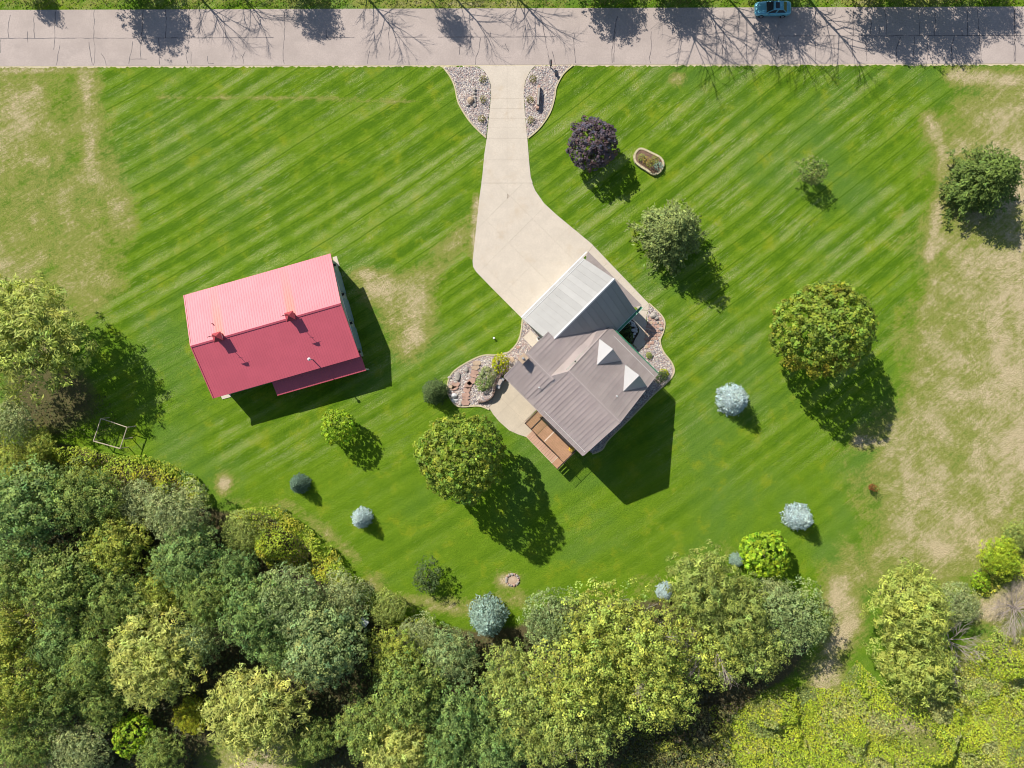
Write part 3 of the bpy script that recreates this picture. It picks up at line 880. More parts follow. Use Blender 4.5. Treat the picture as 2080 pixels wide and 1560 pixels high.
def garden_stones():
    rnd = random.Random(11)
    k = 11.14
    for (x, y, w, h, rot, m) in ((760, 420, 150, 95, .1, 1), (740, 512, 160, 110, .05, 1), (725, 632, 185, 95, -.3, 0), (690, 705, 160, 60, -.3, 0), (645, 830, 190, 120, .6, 0), (565, 920, 175, 125, .5, 0),
                                  (540, 1020, 140, 105, .2, 0), (515, 1130, 165, 115, 0, 0), (520, 1222, 160, 65, 0, 0), (500, 1315, 175, 110, .1, 0), (285, 905, 165, 115, .3, 0), (265, 985, 150, 80, .2, 0),
                                  (190, 960, 120, 85, -.2, 1), (1545, 335, 125, 95, -.2, 1), (1700, 60, 90, 70, .3, 0)):
        flagstone(garden, 900 + x / k, 700 + y / k, w * 1.35 / k / PPM, h * 1.3 / k / PPM, rot, 0.10, M['flag2'] if m else M['flag'], rnd)
    for i, (x, y, r, h, m) in enumerate(((330, 720, .45, .4, 0), (255, 1155, .38, .45, 1), (262, 1262, .3, .25, 1), (520, 560, .3, .3, 0), (1220, 590, .4, 1.0, 0), (1110, 850, .3, 1.1, 0), (150, 740, .25, .2, 0), (395, 1340, .3, .25, 0), (300, 850, .25, .2, 0))):
        boulder(900 + x / k, 700 + y / k, r, h, M['boulder2'] if m else M['boulder'], 40 + i, garden)
    # step pad beside the garage
    P = pxs([(1062, 686), (1078, 671), (1098, 691), (1082, 706)])
    MB().prism(P, 0.0, 0.16).build('step_pad', M['concrete'], garden)
    # flagstones in the courtyard bed
    F = pxs([(1316, 642), (1338, 640), (1349, 656), (1346, 676), (1338, 690), (1322, 705), (1306, 712)])
    s = []
    for i in range(9):
        for j in range(9):
            px = 1312 + i * 5.6 + rnd.uniform(-.8, .8) + (j % 2) * 2.4; py = 640 + j * 8.0 + rnd.uniform(-.8, .8)
            x, y = at(px, py)
            if inpoly([x], [y], F)[0]: s.append((px, py))
    for (px, py) in s:
        flagstone(eastbed, px, py, 0.48, 0.55, rnd.uniform(-.3, .3), 0.06, M['flag'] if rnd.random() < .8 else M['flag2'], rnd, th=0.06)
    for i, (x, y, r, h) in enumerate(((1328, 640, .42, .5), (1334, 645, .3, .35), (1342, 668, .28, .3), (1336, 655, .2, .2), (1346, 760, .3, .3), (1325, 722, .2, .2))):
        boulder(x, y, r, h, M['boulder'], 60 + i, eastbed)
    # low ledges at the driveway entrance
    for i, y in enumerate((181, 189, 197, 205, 213)):
        boulder(964.5 + rnd.uniform(-1, 1), y, .26, .28, M['boulder'], 80 + i, bedL, 'ledge_stone')
    boulder(956, 204, .5, .55, M['flag2'], 90, bedL)
    boulder(950, 214, .25, .25, M['boulder'], 91, bedL)
garden_stones()
# courtyard planting bed
def courtyard():
    P = pxs([(1256, 660), (1281, 640), (1284, 650), (1292, 658.5), (1298, 669), (1296.5, 678), (1290, 689), (1286, 699), (1262, 674)])
    c = np.mean(P, 0)
    root = thing('planting_bed', (c[0], c[1], 0), None, None)
    tag(root, 'dark mulched courtyard bed ringed with pale stones', kind='structure')
    MB().prism(P, -0.02, 0.035).build('mulch', M['mulch'], root)
    for i, (x, y) in enumerate(((1280, 652), (1284, 655.5), (1287, 659), (1290, 663), (1291.5, 668), (1291, 673), (1289, 678), (1286, 683), (1282, 688), (1277, 656), (1283, 661), (1286, 671))):
        boulder(x, y, 0.17 + .04 * (i % 3), 0.24, M['boulder2'], 100 + i, root, 'ring_stone')
courtyard()

# ------------------------------------------------------------------ house
def lerp(a, b, t): return a + (b - a) * t
def prof(P, v):
    for (v0, z0), (v1, z1) in zip(P[:-1], P[1:]):
        if v0 <= v <= v1: return lerp(z0, z1, (v - v0) / (v1 - v0))
    return P[-1][1]
SE = [(0.0, 8.8), (5.7, 10.9), (13.8, 4.3)]
NW = [(0.0, 8.8), (3.75, 10.4), (13.1, 4.65)]
def hpanel(root, u0, u1, v0, z0, v1, z1, mat, rib=0.07, name='roof_panel', th=0.05, zoff=0.0):
    mb = MB()
    g = 0.016
    z0 += zoff; z1 += zoff
    mb.slab([hv(u0 + g, v0, z0), hv(u1 - g, v0, z0), hv(u1 - g, v1, z1), hv(u0 + g, v1, z1)], th)
    w = 0.032
    mb.slab([hv(u0 - w, v0, z0 + rib), hv(u0 + w, v0, z0 + rib), hv(u0 + w, v1, z1 + rib), hv(u0 - w, v1, z1 + rib)], rib + 0.01)
    return mb.build(name, mat, root)
def vpanel(root, v0, v1, u0, z0, u1, z1, mat, rib=0.045, name='roof_panel', th=0.05):
    mb = MB()
    g = 0.004; w = 0.03
    mb.slab([hv(u0, v0 + g, z0), hv(u1, v0 + g, z1), hv(u1, v1 - g, z1), hv(u0, v1 - g, z0)], th)
    mb.slab([hv(u0, v0 - w, z0 + rib), hv(u1, v0 - w, z1 + rib), hv(u1, v0 + w, z1 + rib), hv(u0, v0 + w, z0 + rib)], rib + 0.01)
    return mb.build(name, mat, root)
def hprism(mb, prof_vz, u0, u1):
    n = len(prof_vz)
    vs = [hv(u0, v, z) for v, z in prof_vz] + [hv(u1, v, z) for v, z in prof_vz]
    fs = [tuple(range(n)), tuple(range(2 * n - 1, n - 1, -1))] + [(i, (i + 1) % n, n + (i + 1) % n, n + i) for i in range(n)]
    return mb.add(vs, fs)
def wall_window(root, c, ax, ay, w, h, z0, mat_frame, name='window'):
    """window on a wall: c is a point on the wall plane, ax along it, ay outward"""
    f = MB().box((c[0] + ay[0] * 0.03, c[1] + ay[1] * 0.03), ax, ay, w / 2, 0.05, z0, z0 + h).build(name, mat_frame, root)
    for k in (-1, 1):
        MB().box((c[0] + ay[0] * 0.07 + ax[0] * k * w * .235, c[1] + ay[1] * 0.07 + ax[1] * k * w * .235), ax, ay, w * .2, 0.03, z0 + .1, z0 + h - .1).build('pane', M['glass'], f)
    return f
def house():
    cx, cyy, _ = hv(5.3, 6.5)
    root = thing('house', (cx, cyy, 0), 'house with taupe standing-seam metal roof and two pale front dormers', 'house')
    mb = MB()
    hprism(mb, [(0.45, 0), (0.45, 8.72), (5.7, 10.62), (13.3, 4.45), (13.3, 0)], 3.25, 11.5)
    hprism(mb, [(0.45, 0), (0.45, 8.72), (3.75, 10.12), (7.05, 8.05), (7.05, 0)], -0.85, 3.25)
    hprism(mb, [(7.05, 0), (7.05, 8.0), (12.7, 4.55), (12.7, 0)], 0.2, 3.25)
    mb.build('wall', M['housewall'], root)
    n = 16
    for i in range(n):
        u0 = lerp(3.6, 11.9, i / n); u1 = lerp(3.6, 11.9, (i + 1) / n)
        hpanel(root, u0, u1, *SE[0], *SE[1], M['roof_house'])
        hpanel(root, u0, u1, *SE[1], *SE[2], M['roof_house'])
    n = 8
    for i in range(n):
        u0 = lerp(-1.25, 3.0, i / n); u1 = lerp(-1.25, 3.0, (i + 1) / n)
        hpanel(root, u0, u1, *NW[0], *NW[1], M['roof_house'])
        ve = 7.5 if (u0 + u1) / 2 < -0.15 else 13.1
        hpanel(root, u0, u1, *NW[1], ve, prof(NW, ve), M['roof_house'])
    # sloping infill between the two roof heights
    vsn = [0.0, 3.75, 5.7, 9.0, 13.1]
    mb = MB()
    for a, b in zip(vsn[:-1], vsn[1:]):
        mb.slab([hv(2.5, a, prof(NW, a) + .012), hv(3.6, a, prof(SE, a) + .012), hv(3.6, b, prof(SE, b) + .012), hv(2.5, b, prof(NW, b) + .012)], 0.1)
    mb.build('roof_infill', M['roof_house'], root)
    # ridge caps, rakes, eave lines
    def cap(u0, u1, v, z):
        mb = MB()
        for s in (-1, 1):
            mb.slab([hv(u0, v, z + .085), hv(u1, v, z + .085), hv(u1, v + s * .17, z + .03), hv(u0, v + s * .17, z + .03)], 0.03)
        mb.build('ridge_cap', M['roof_house'], root)
    cap(3.55, 11.95, 5.7, 10.9); cap(-1.28, 3.05, 3.75, 10.4)
    def rake(u, P, name='rake_trim'):
        mb = MB()
        for (v0, z0), (v1, z1) in zip(P[:-1], P[1:]):
            mb.slab([hv(u - .07, v0, z0 + .06), hv(u + .07, v0, z0 + .06), hv(u + .07, v1, z1 + .06), hv(u - .07, v1, z1 + .06)], 0.24)
        mb.build(name, M['roof_house'], root)
    rake(11.96, SE); rake(-1.31, [NW[0], NW[1], (7.5, prof(NW, 7.5))])
    for v, z, u0, u1, nm in ((-0.06, 8.66, -1.3, 11.98, 'gutter'), (13.9, 4.16, 4.45, 12.0, 'gutter')):
        mb = MB().hexa([hv(u0, v - .07, z - .1), hv(u1, v - .07, z - .1), hv(u1, v + .07, z - .1), hv(u0, v + .07, z - .1)],
                       [hv(u0, v - .07, z + .05), hv(u1, v - .07, z + .05), hv(u1, v + .07, z + .05), hv(u0, v + .07, z + .05)])
        mb.build(nm, M['green'] if v > 5 else M['roof_house'], root)
    # snow guards: pale rail near the two eaves
    for v, P, u0, u1 in ((0.42, SE, 4.9, 11.8), (13.15, SE, 4.7, 11.8)):
        z = prof(P, v) + 0.05
        MB().tube([hv(u0, v, z + .05), hv(u1, v, z + .05)], [.028, .028], 5).build('snow_guard', M['white'], root)
    # dormers
    for uc in (5.55, 10.0):
        hw = 1.9; vf = 11.45; vb = 8.75
        zf = prof(SE, vf) + .05; zp = prof(SE, vb) + .08
        pk = hv(uc, vf, zp); bk = hv(uc, vb, zp)
        L = hv(uc - hw, vf, zf); R = hv(uc + hw, vf, zf)
        dm = MB()
        dm.add([hv(uc - hw + .2, vf - .25, zf - .6), hv(uc + hw - .2, vf - .25, zf - .6), hv(uc + hw - .2, vf - .25, zf + .1), hv(uc, vf - .25, zp - .12), hv(uc - hw + .2, vf - .25, zf + .1),
                hv(uc - hw + .2, vf - .5, zf - .6), hv(uc + hw - .2, vf - .5, zf - .6), hv(uc + hw - .2, vf - .5, zf + .1), hv(uc, vf - .5, zp - .12), hv(uc - hw + .2, vf - .5, zf + .1)],
               [(0, 1, 2, 3, 4), (9, 8, 7, 6, 5), (0, 5, 6, 1), (1, 6, 7, 2), (2, 7, 8, 3), (3, 8, 9, 4), (4, 9, 5, 0)])
        do = dm.build('dormer', M['white'], root)
        for a in (L, R):
            lo = [Vector(x) - Vector((0, 0, .09)) for x in (a, pk, bk)]
            MB().add([a, pk, bk] + lo, [(0, 1, 2), (5, 4, 3), (0, 3, 4, 1), (1, 4, 5, 2), (2, 5, 3, 0)]).build('dormer_roof', M['roof_dormer'], do)
        f = MB().hexa([hv(uc - .55, vf - .27, zf - .25), hv(uc + .55, vf - .27, zf - .25), hv(uc + .55, vf - .2, zf - .25), hv(uc - .55, vf - .2, zf - .25)],
                      [hv(uc - .55, vf - .27, zf + .75), hv(uc + .55, vf - .27, zf + .75), hv(uc + .55, vf - .2, zf + .75), hv(uc - .55, vf - .2, zf + .75)])
        f.build('dormer_window', M['glass'], do)
    # chimney on the gable
    c = hv(-1.18, 3.0)
    ax = (math.sqrt(.5), -math.sqrt(.5)); ay = (math.sqrt(.5), math.sqrt(.5))
    ch = MB().box(c, ax, ay, 0.36, 0.44, 0.0, 11.15).build('chimney', M['flag2'], root)
    MB().box(c, ax, ay, 0.43, 0.5, 11.15, 11.25).build('chimney_cap', M['flag2'], ch)
    MB().tube([(c[0], c[1], 11.25), (c[0], c[1], 11.5)], [.15, .13], 8).build('flue', M['steel'], ch)
    # roof vents
    for px, py in ((1095, 787), (1254, 805)):
        x, y = at(px, py, 9.9)
        v_ = (x + y) * math.sqrt(.5)
        u_ = (x - y) * math.sqrt(.5)
        z = prof(SE if u_ > 3.3 else NW, v_)
        MB().tube([(x, y, z - .1), (x, y, z + .45)], [.1, .1], 7).build('vent_pipe', M['white'], root)
    x, y = at(1168, 734, 9.6); v_ = (x + y) * math.sqrt(.5)
    MB().tube([(x, y, prof(SE, v_) - .1), (x, y, prof(SE, v_) + .25)], [.09, .09], 7).build('vent_pipe', M['black'], root)
    # openings
    axv = ay; axu = ax
    for u, w, h, z0 in ((6.0, 1.4, 1.4, 6.2), (9.0, 1.4, 1.4, 6.2), (1.0, 1.4, 1.4, 6.2), (6.4, 1.8, 2.0, 2.7), (0.6, 1.4, 1.4, 3.2), (1.2, 1.6, 2.0, .1)):
        wall_window(root, hv(u, 0.45)[:2], axu, (-ay[0], -ay[1]), w, h, z0, M['white'])
    for v, w, h, z0 in ((3.0, 1.4, 1.4, 6.0), (7.5, 1.4, 1.4, 6.0), (3.0, 1.4, 1.4, 3.0), (8.0, 1.6, 1.4, 2.6), (11.0, 1.4, 1.4, 1.2)):
        wall_window(root, hv(11.5, v)[:2], axv, ax, w, h, z0, M['white'])
    for v, z0 in ((1.6, 6.0), (5.4, 6.0), (5.2, 2.6)):
        wall_window(root, hv(-0.85, v)[:2], axv, (-ax[0], -ax[1]), 1.1, 1.3, z0, M['white'])
    for u in (6.2, 10.2):
        wall_window(root, hv(u, 13.3)[:2], axu, ay, 1.3, 1.5, 1.6, M['white'])
    dr = MB().box((hv(8.2, 13.33)[0], hv(8.2, 13.33)[1]), axu, ay, .5, .05, .1, 2.3).build('door', M['green'], root)
    k = hv(8.55, 13.42); MB().tube([(k[0], k[1], 1.1), (k[0] + .05, k[1] + .05, 1.1)], [.05, .05], 6).build('door_handle', M['steel'], dr)
house()

def garage():
    U0, U1, UR, ZE, ZR = -5.05, 4.57, -0.24, 3.55, 8.1
    V0, V1, V2 = 6.75, 17.55, 18.6
    cx, cyy, _ = hv(UR, 12.5)
    root = thing('garage', (cx, cyy, 0), 'attached garage with steep pale grey metal roof at the driveway end', 'garage')
    mb = MB()
    n = 5
    P = [(U0 + .45, 0), (U0 + .45, ZE + .3), (UR, ZR - .2), (U1 - .45, ZE + .3), (U1 - .45, 0)]
    vs = [hv(u, V0 + .3, z) for u, z in P] + [hv(u, V1 - .25, z) for u, z in P]
    mb.add(vs, [tuple(range(n)), tuple(range(2 * n - 1, n - 1, -1))] + [(i, (i + 1) % n, n + (i + 1) % n, n + i) for i in range(n)])
    mb.build('wall', M['sage'], root)
    k = 13
    for i in range(k):
        v0 = lerp(V0, V1, i / k); v1 = lerp(V0, V1, (i + 1) / k)
        vpanel(root, v0, v1, U0, ZE, UR, ZR, M['roof_garage'], rib=0.055)
        vpanel(root, v0, v1, UR, ZR, U1, ZE, M['roof_garage'], rib=0.055)
    mb = MB()
    for s in (-1, 1):
        mb.slab([hv(UR, V0 + .5, ZR + .10), hv(UR, V1 + .03, ZR + .10), hv(UR + s * .16, V1 + .03, ZR - .02), hv(UR + s * .16, V0 + .5, ZR - .02)], 0.03)
    mb.build('ridge_cap', M['roof_cap'], root)
    # pent roof across the gable foot
    k = 17
    for i in range(k):
        u0 = lerp(U0, U1, i / k); u1 = lerp(U0, U1, (i + 1) / k)
        a = 0.55 if i == 0 else 0.0; b = 0.55 if i == k - 1 else 0.0
        mb = MB()
        mb.slab([hv(u0 + a + .006, V1 - .02, 4.35), hv(u1 - b - .006, V1 - .02, 4.35), hv(u1 - .006, V2, 3.58), hv(u0 + .006, V2, 3.58)], .06)
        mb.build('pent_roof_panel', M['roof_house'], root)
    # pale snow rail along the lit eave
    z = ZE + 0.35 * (ZR - ZE) / (UR - U0)
    MB().tube([hv(U0 + .35, V0 + .2, z + .07), hv(U0 + .35, V1 - .1, z + .07)], [.03, .03], 5).build('snow_guard', M['white'], root)
    def gut(u, col, z, w, va=V0, vb=V1 + .9):
        MB().hexa([hv(u - w, va, z - .12), hv(u + w, va, z - .12), hv(u + w, vb, z - .12), hv(u - w, vb, z - .12)],
                  [hv(u - w, va, z), hv(u + w, va, z), hv(u + w, vb, z), hv(u - w, vb, z)]).build('gutter', col, root)
    gut(U0 - .09, M['white'], ZE - .02, .075)
    gut(U1 + .16, M['green'], ZE - .04, .12, 13.9); gut(U1 + .0, M['paleg'], ZE + .03, .035, 13.9); gut(U1 + .31, M['paleg'], ZE - .03, .03, 13.9)
    # doors and windows
    ax = (math.sqrt(.5), -math.sqrt(.5)); ay = (math.sqrt(.5), math.sqrt(.5))
    for v, w in ((10.2, 2.7), (14.6, 2.7)):
        d = MB().box(hv(U0 + .42, v)[:2], ay, ax, w / 2, .06, .05, 2.45).build('garage_door', M['white'], root)
        for q in range(4):
            MB().box(hv(U0 + .35, v)[:2], ay, ax, w / 2 - .08, .03, .1 + q * .58, .6 + q * .58).build('door_panel', M['white'], d)
    for u in (-2.5, 2.0):
        wall_window(root, hv(u, V1 - .25)[:2], ax, ay, 1.2, 1.2, 1.2, M['white'])
    MB().box(hv(U1 - .42, 15.6)[:2], ay, ax, .48, .05, .08, 2.2).build('door', M['white'], root)
garage()

# ------------------------------------------------------------------ deck, stairs
def deck():
    ax = (math.sqrt(.5), -math.sqrt(.5)); ay = (math.sqrt(.5), math.sqrt(.5))
    c = hv(8.2, -1.2)
    root = thing('deck', (c[0], c[1], 0), 'brown timber deck with pale trim boards along the rear of the house', 'deck')
    Z = 2.4
    U0, U1, V0, V1 = 4.66, 11.76, -2.38, 0.35
    # deck boards, laid along the house, one joined layer each side of the pale trim boards
    mb = MB()
    v = V0 + .14
    while v < V1 - .16:
        for a, b in ((U0 + .06, 8.02), (8.2, U1 - .06)):
            mb.slab([hv(a, v + .006, Z), hv(b, v + .006, Z), hv(b, v + .134, Z), hv(a, v + .134, Z)], .04)
        v += .14
    mb.build('deck_boards', M['deck'], root, kind='stuff')
    for a, b, c0, d0, nm in ((8.03, 8.19, V0 + .14, -0.38, 'trim_board'), (5.65, U1 - .06, -0.36, -0.24, 'trim_board'), (U0, U1, V0, V0 + .13, 'edge_board'), (U0, U0 + .06, V0, V1, 'edge_board'), (U1 - .06, U1, V0, V1, 'edge_board')):
        MB().slab([hv(a, c0, Z + .012), hv(b, c0, Z + .012), hv(b, d0, Z + .012), hv(a, d0, Z + .012)], .07).build(nm, M['deckpale'] if nm == 'trim_board' else M['deck'], root)
    # frame and posts
    for u in (U0 + .15, 8.2, U1 - .15):
        for v in (V0 + .12,):
            p = hv(u, v)
            MB().box(p[:2], ax, ay, .08, .08, 0, Z - .05).build('post', M['wood'], root)
    for u in (U0 + .05, 6.4, 8.2, 10, U1 - .05):
        p = hv(u, V0 + .02)
        MB().box(p[:2], ax, ay, .04, .04, Z, Z + 1.0).build('rail_post', M['rail'], root)
    def rail(a, b):
        mb = MB()
        for z in (Z + .98, Z + .12):
            mb.tube([hv(*a, z), hv(*b, z)], [.032, .032], 4)
        L = math.hypot(b[0] - a[0], b[1] - a[1]); n = int(L / .13)
        for i in range(1, n):
            q = (lerp(a[0], b[0], i / n), lerp(a[1], b[1], i / n))
            mb.tube([hv(*q, Z + .12), hv(*q, Z + .98)], [.011, .011], 4)
        mb.build('railing', M['rail'], root)
    rail((U0 + .05, V0 + .02), (U1 - .9, V0 + .02)); rail((U0 + .05, V0 + .02), (U0 + .05, 0.2)); rail((U1 - .05, V0 - 1.15), (U1 - .05, 0.2))
    rail((5.75, V0 + .05), (5.75, 0.2))
    # landing and stairs going down to the patio
    mb = MB().slab([hv(10.75, V0 - 1.2, Z), hv(U1, V0 - 1.2, Z), hv(U1, V0 - .01, Z), hv(10.75, V0 - .01, Z)], .06)
    mb.build('landing', M['deck'], root)
    MB().slab([hv(10.66, V0 - 1.2, Z + .012), hv(10.745, V0 - 1.2, Z + .012), hv(10.745, V0 - .05, Z + .012), hv(10.66, V0 - .05, Z + .012)], .07).build('trim_board', M['deckpale'], root)
    n = 14
    for i in range(n):
        u1 = 10.65 - i * (10.65 - 6.2) / n; u0 = u1 - (10.65 - 6.2) / n + .01
        z = Z - (i + 1) * Z / (n + 1)
        MB().slab([hv(u0, V0 - 1.15, z), hv(u1, V0 - 1.15, z), hv(u1, V0 - .08, z), hv(u0, V0 - .08, z)], .05).build('stair_tread', M['stair'], root)
    for v in (V0 - 1.19, V0 - .06):
        MB().add([hv(6.2, v, 0), hv(6.2, v, .25), hv(10.7, v, Z), hv(10.7, v, Z - .35), hv(6.2, v + .04, 0), hv(6.2, v + .04, .25), hv(10.7, v + .04, Z), hv(10.7, v + .04, Z - .35)],
                 [(0, 1, 2, 3), (7, 6, 5, 4), (0, 4, 5, 1), (1, 5, 6, 2), (2, 6, 7, 3), (3, 7, 4, 0)]).build('stringer', M['wood'], root)
    # flower pot
    p = hv(11.2, -.55)
    pot = thing('flower_pot', (p[0], p[1], Z), 'round pot of yellow flowers on the corner of the deck', 'flower pot')
    MB().tube([(p[0], p[1], Z), (p[0], p[1], Z + .35)], [.2, .28], 12).build('pot', M['flag'], pot)
    rnd = random.Random(2); mb = MB()
    for i in range(60):
        a = rnd.uniform(0, 6.28); r = .36 * math.sqrt(rnd.random()); x, y = p[0] + r * math.cos(a), p[1] + r * math.sin(a); z = Z + .38 + .2 * (1 - (r / .36) ** 2) + rnd.uniform(0, .06)
        mb.add([(x + .06 * math.cos(q), y + .06 * math.sin(q), z) for q in (0, 1.26, 2.5, 3.77, 5.03)] + [(x, y, z + .04)], [(0, 1, 5), (1, 2, 5), (2, 3, 5), (3, 4, 5), (4, 0, 5)])
    mb.build('blossoms', M['yellow'], pot, kind='stuff')
deck()

# ------------------------------------------------------------------ barn
def barn():
    L2, W2 = 9.45, 6.7
    ZE, ZR = 4.4, 6.6
    root = thing('barn', (BC[0], BC[1], 0), 'large barn with ribbed red metal roof and two cupolas', 'barn')
    c, s = math.cos(BA), math.sin(BA)
    def slope(name, b0, z0, b1, z1, a0, a1, pitch_n, th=.05, mat=M['roof_barn']):
        # one ribbed sheet: narrow trapezoid ribs every 23 cm
        n = int((a1 - a0) / 0.305)
        xs = []
        for i in range(n):
            q = a0 + (a1 - a0) * i / n; w = (a1 - a0) / n
            xs += [(q, 0.0), (q + w * .62, 0.0), (q + w * .72, .010), (q + w * .9, .010)]
        xs.append((a1, 0.0))
        vs = []; fs = []
        for a, dz in xs:
            vs += [bv(a, b0, z0 + dz), bv(a, b1, z1 + dz)]
        m = len(xs)
        for i in range(m - 1):
            fs.append((2 * i, 2 * i + 2, 2 * i + 3, 2 * i + 1))
        k = len(vs)
        vs += [bv(a0, b0, z0 - th), bv(a1, b0, z0 - th), bv(a1, b1, z1 - th), bv(a0, b1, z1 - th)]
        fs += [(k, k + 3, k + 2, k + 1)]
        fs += [(k, k + 1, 2 * (m - 1), 0), (k + 3, 1, 2 * m - 1, k + 2), (k, 0, 1, k + 3), (k + 1, k + 2, 2 * m - 1, 2 * m - 2)]
        return MB().add(vs, fs).build(name, mat, root, recalc=False)
    wl_ = MB()
    P = [(-W2 + .35, 0), (-W2 + .35, ZE - .05), (0, ZR - .22), (W2 - .35, ZE - .05), (W2 - .35, 0)]
    n = 5
    vs = [bv(-L2 + .3, b, z) for b, z in P] + [bv(L2 - .3, b, z) for b, z in P]
    wl_.add(vs, [tuple(range(n)), tuple(range(2 * n - 1, n - 1, -1))] + [(i, (i + 1) % n, n + (i + 1) % n, n + i) for i in range(n)])
    wl_.build('wall', M['sage'], root)
    for sgn, nm in ((1, 'roof_slope'), (-1, 'roof_slope')):
        o = slope(nm, sgn * W2, ZE, 0, ZR, -L2, L2, n)
    cap = MB()
    for sgn in (-1, 1):
        cap.slab([bv(-L2 - .02, 0, ZR + .1), bv(L2 + .02, 0, ZR + .1), bv(L2 + .02, sgn * .22, ZR + .0), bv(-L2 - .02, sgn * .22, ZR + .0)], .025)
    cap.build('ridge_cap', M['roof_barn'], root)
    for sgn in (-1, 1):
        mb = MB()
        for b0, z0, b1, z1 in ((-W2, ZE, 0, ZR), (0, ZR, W2, ZE)):
            a = sgn * (L2 + .03)
            mb.slab([bv(a - .06, b0, z0 + .065), bv(a + .06, b0, z0 + .065), bv(a + .06, b1, z1 + .065), bv(a - .06, b1, z1 + .065)], .22)
        mb.build('rake_trim', M['roof_barn'], root)
    # porch roof and its posts
    slope('porch_roof', -8.45, 2.75, -6.2, 3.45, -2.25, 9.5, n, mat=M['roof_barn'])
    for a in (-2.0, 1.7, 5.5, 9.3):
        MB().box(bv(a, -8.2)[:2], ba, bb, .08, .08, 0, 2.72).build('porch_post', M['white'], root)
    # cupolas with weathervanes
    for i, a in enumerate(CUP_A):
        p = bv(a, 0)
        cu = MB().box(p[:2], ba, bb, .4, .4, ZR - .35, ZR + .85).build('cupola', M['rust'], root)
        for k, (dx, dy) in enumerate((((1, 0)), ((-1, 0)), ((0, 1)), ((0, -1)))):
            axd = (ba[0] * dx + bb[0] * dy, ba[1] * dx + bb[1] * dy); ayd = (-axd[1], axd[0])
            MB().box((p[0] + axd[0] * .4, p[1] + axd[1] * .4), ayd, axd, .27, .025, ZR + .3, ZR + .78).build('louvre', M['white'], cu)
        e = .56; z0 = ZR + .85; z1 = ZR + 1.45
        q = [bv(a + i2 * e, j2 * e, z0) for i2, j2 in ((-1, -1), (1, -1), (1, 1), (-1, 1))]
        MB().add(q + [(p[0], p[1], z1)], [(3, 2, 1, 0), (0, 1, 4), (1, 2, 4), (2, 3, 4), (3, 0, 4)]).build('cupola_roof', M['rust'], cu)
        mb = MB()
        mb.tube([(p[0], p[1], z1 - .05), (p[0], p[1], z1 + 1.25)], [.03, .02], 5)
        for sgn in (-1, 1):
            mb.tube([(p[0] - .25 * sgn, p[1], z1 + .5), (p[0] + .25 * sgn, p[1], z1 + .5)], [.015, .015], 4)
        zz = z1 + 1.0
        mb.tube([bv(a - .55, .0, zz), bv(a + .5, 0, zz)], [.02, .02], 4)
        mb.add([bv(a - .6, -.012, zz - .02), bv(a - .3, -.012, zz + .3), bv(a + .05, -.012, zz + .34), bv(a + .3, -.012, zz + .02), bv(a - .6, .012, zz - .02), bv(a - .3, .012, zz + .3), bv(a + .05, .012, zz + .34), bv(a + .3, .012, zz + .02)],
               [(0, 1, 2, 3), (7, 6, 5, 4), (0, 4, 5, 1), (1, 5, 6, 2), (2, 6, 7, 3), (3, 7, 4, 0)])
        mb.build('weathervane', M['black'], cu)
    # stove pipe with white cap
    x, y = at(624, 729, 7.2)
    bl = -(x - BC[0]) * s + (y - BC[1]) * c
    z = ZR - abs(bl) * (ZR - ZE) / W2
    sp = MB().tube([(x, y, z - .2), (x, y, z + 1.6)], [.07, .07], 8).build('stove_pipe', M['steel'], root)
    MB().tube([(x, y, z + 1.55), (x, y, z + 1.65), (x, y, z + 1.8)], [.2, .2, .05], 10).build('pipe_cap', M['white'], sp)
    x, y = at(428, 657, 6.6); bl = -(x - BC[0]) * s + (y - BC[1]) * c
    z = ZR - abs(bl) * (ZR - ZE) / W2
    MB().tube([(x, y, z - .1), (x, y, z + .35)], [.06, .06], 7).build('vent_pipe', M['black'], root)
    # east gable: three big doors, lamps between them
    a = L2 - .3
    for b, w in ((3.6, 3.0), (-0.2, 3.0), (-4.0, 3.0)):
        d = MB().box(bv(a + .03, b)[:2], bb, ba, w / 2, .05, .05, 3.1).build('barn_door', M['teal'], root)
        for q in range(4):
            MB().box(bv(a + .09, b)[:2], bb, ba, w / 2 - .1, .02, .12 + q * .74, .78 + q * .74).build('door_panel', M['teal'], d)
        MB().box(bv(a + .02, b)[:2], bb, ba, w / 2 + .14, .04, 3.12, 3.26).build('door_header', M['white'], root)
    for b in (5.6, 1.7, -2.1, -5.9):
        lp = MB().box(bv(a + .14, b)[:2], bb, ba, .11, .12, 2.2, 2.55).build('wall_lamp', M['white'], root)
        MB().box(bv(a + .14, b)[:2], bb, ba, .16, .17, 2.55, 2.66).build('lamp_hood', M['black'], lp)
    # openings on the long sides
    for q in (-6.5, -2.5, 2.5, 6.5):
        wall_window(root, bv(q, W2 - .35)[:2], ba, bb, 1.3, 1.1, 1.5, M['white'])
    for q in (-7.5,):
        wall_window(root, bv(q, -W2 + .35)[:2], ba, (-bb[0], -bb[1]), 1.3, 1.1, 1.5, M['white'])
    d = MB().box(bv(3.5, -W2 + .33)[:2], ba, bb, .5, .05, .05, 2.2).build('door', M['white'], root)
    k = bv(3.9, -W2 + .2); MB().tube([(k[0], k[1], 1.05), (k[0] + .02, k[1] - .08, 1.05)], [.04, .04], 6).build('door_handle', M['steel'], d)
    # concrete aprons that show past the walls
    P = pxs([(447, 800), (468, 795), (470, 806), (452, 811)])
    pad = thing('concrete_pad', (P[0][0], P[0][1], 0), None, None); tag(pad, 'small concrete pad at the rear corner of the barn', kind='structure')
    MB().prism(P, 0, .07).build('slab', M['concrete'], pad)
    P = pxs([(676, 523), (684, 520), (690, 540), (682, 543)])
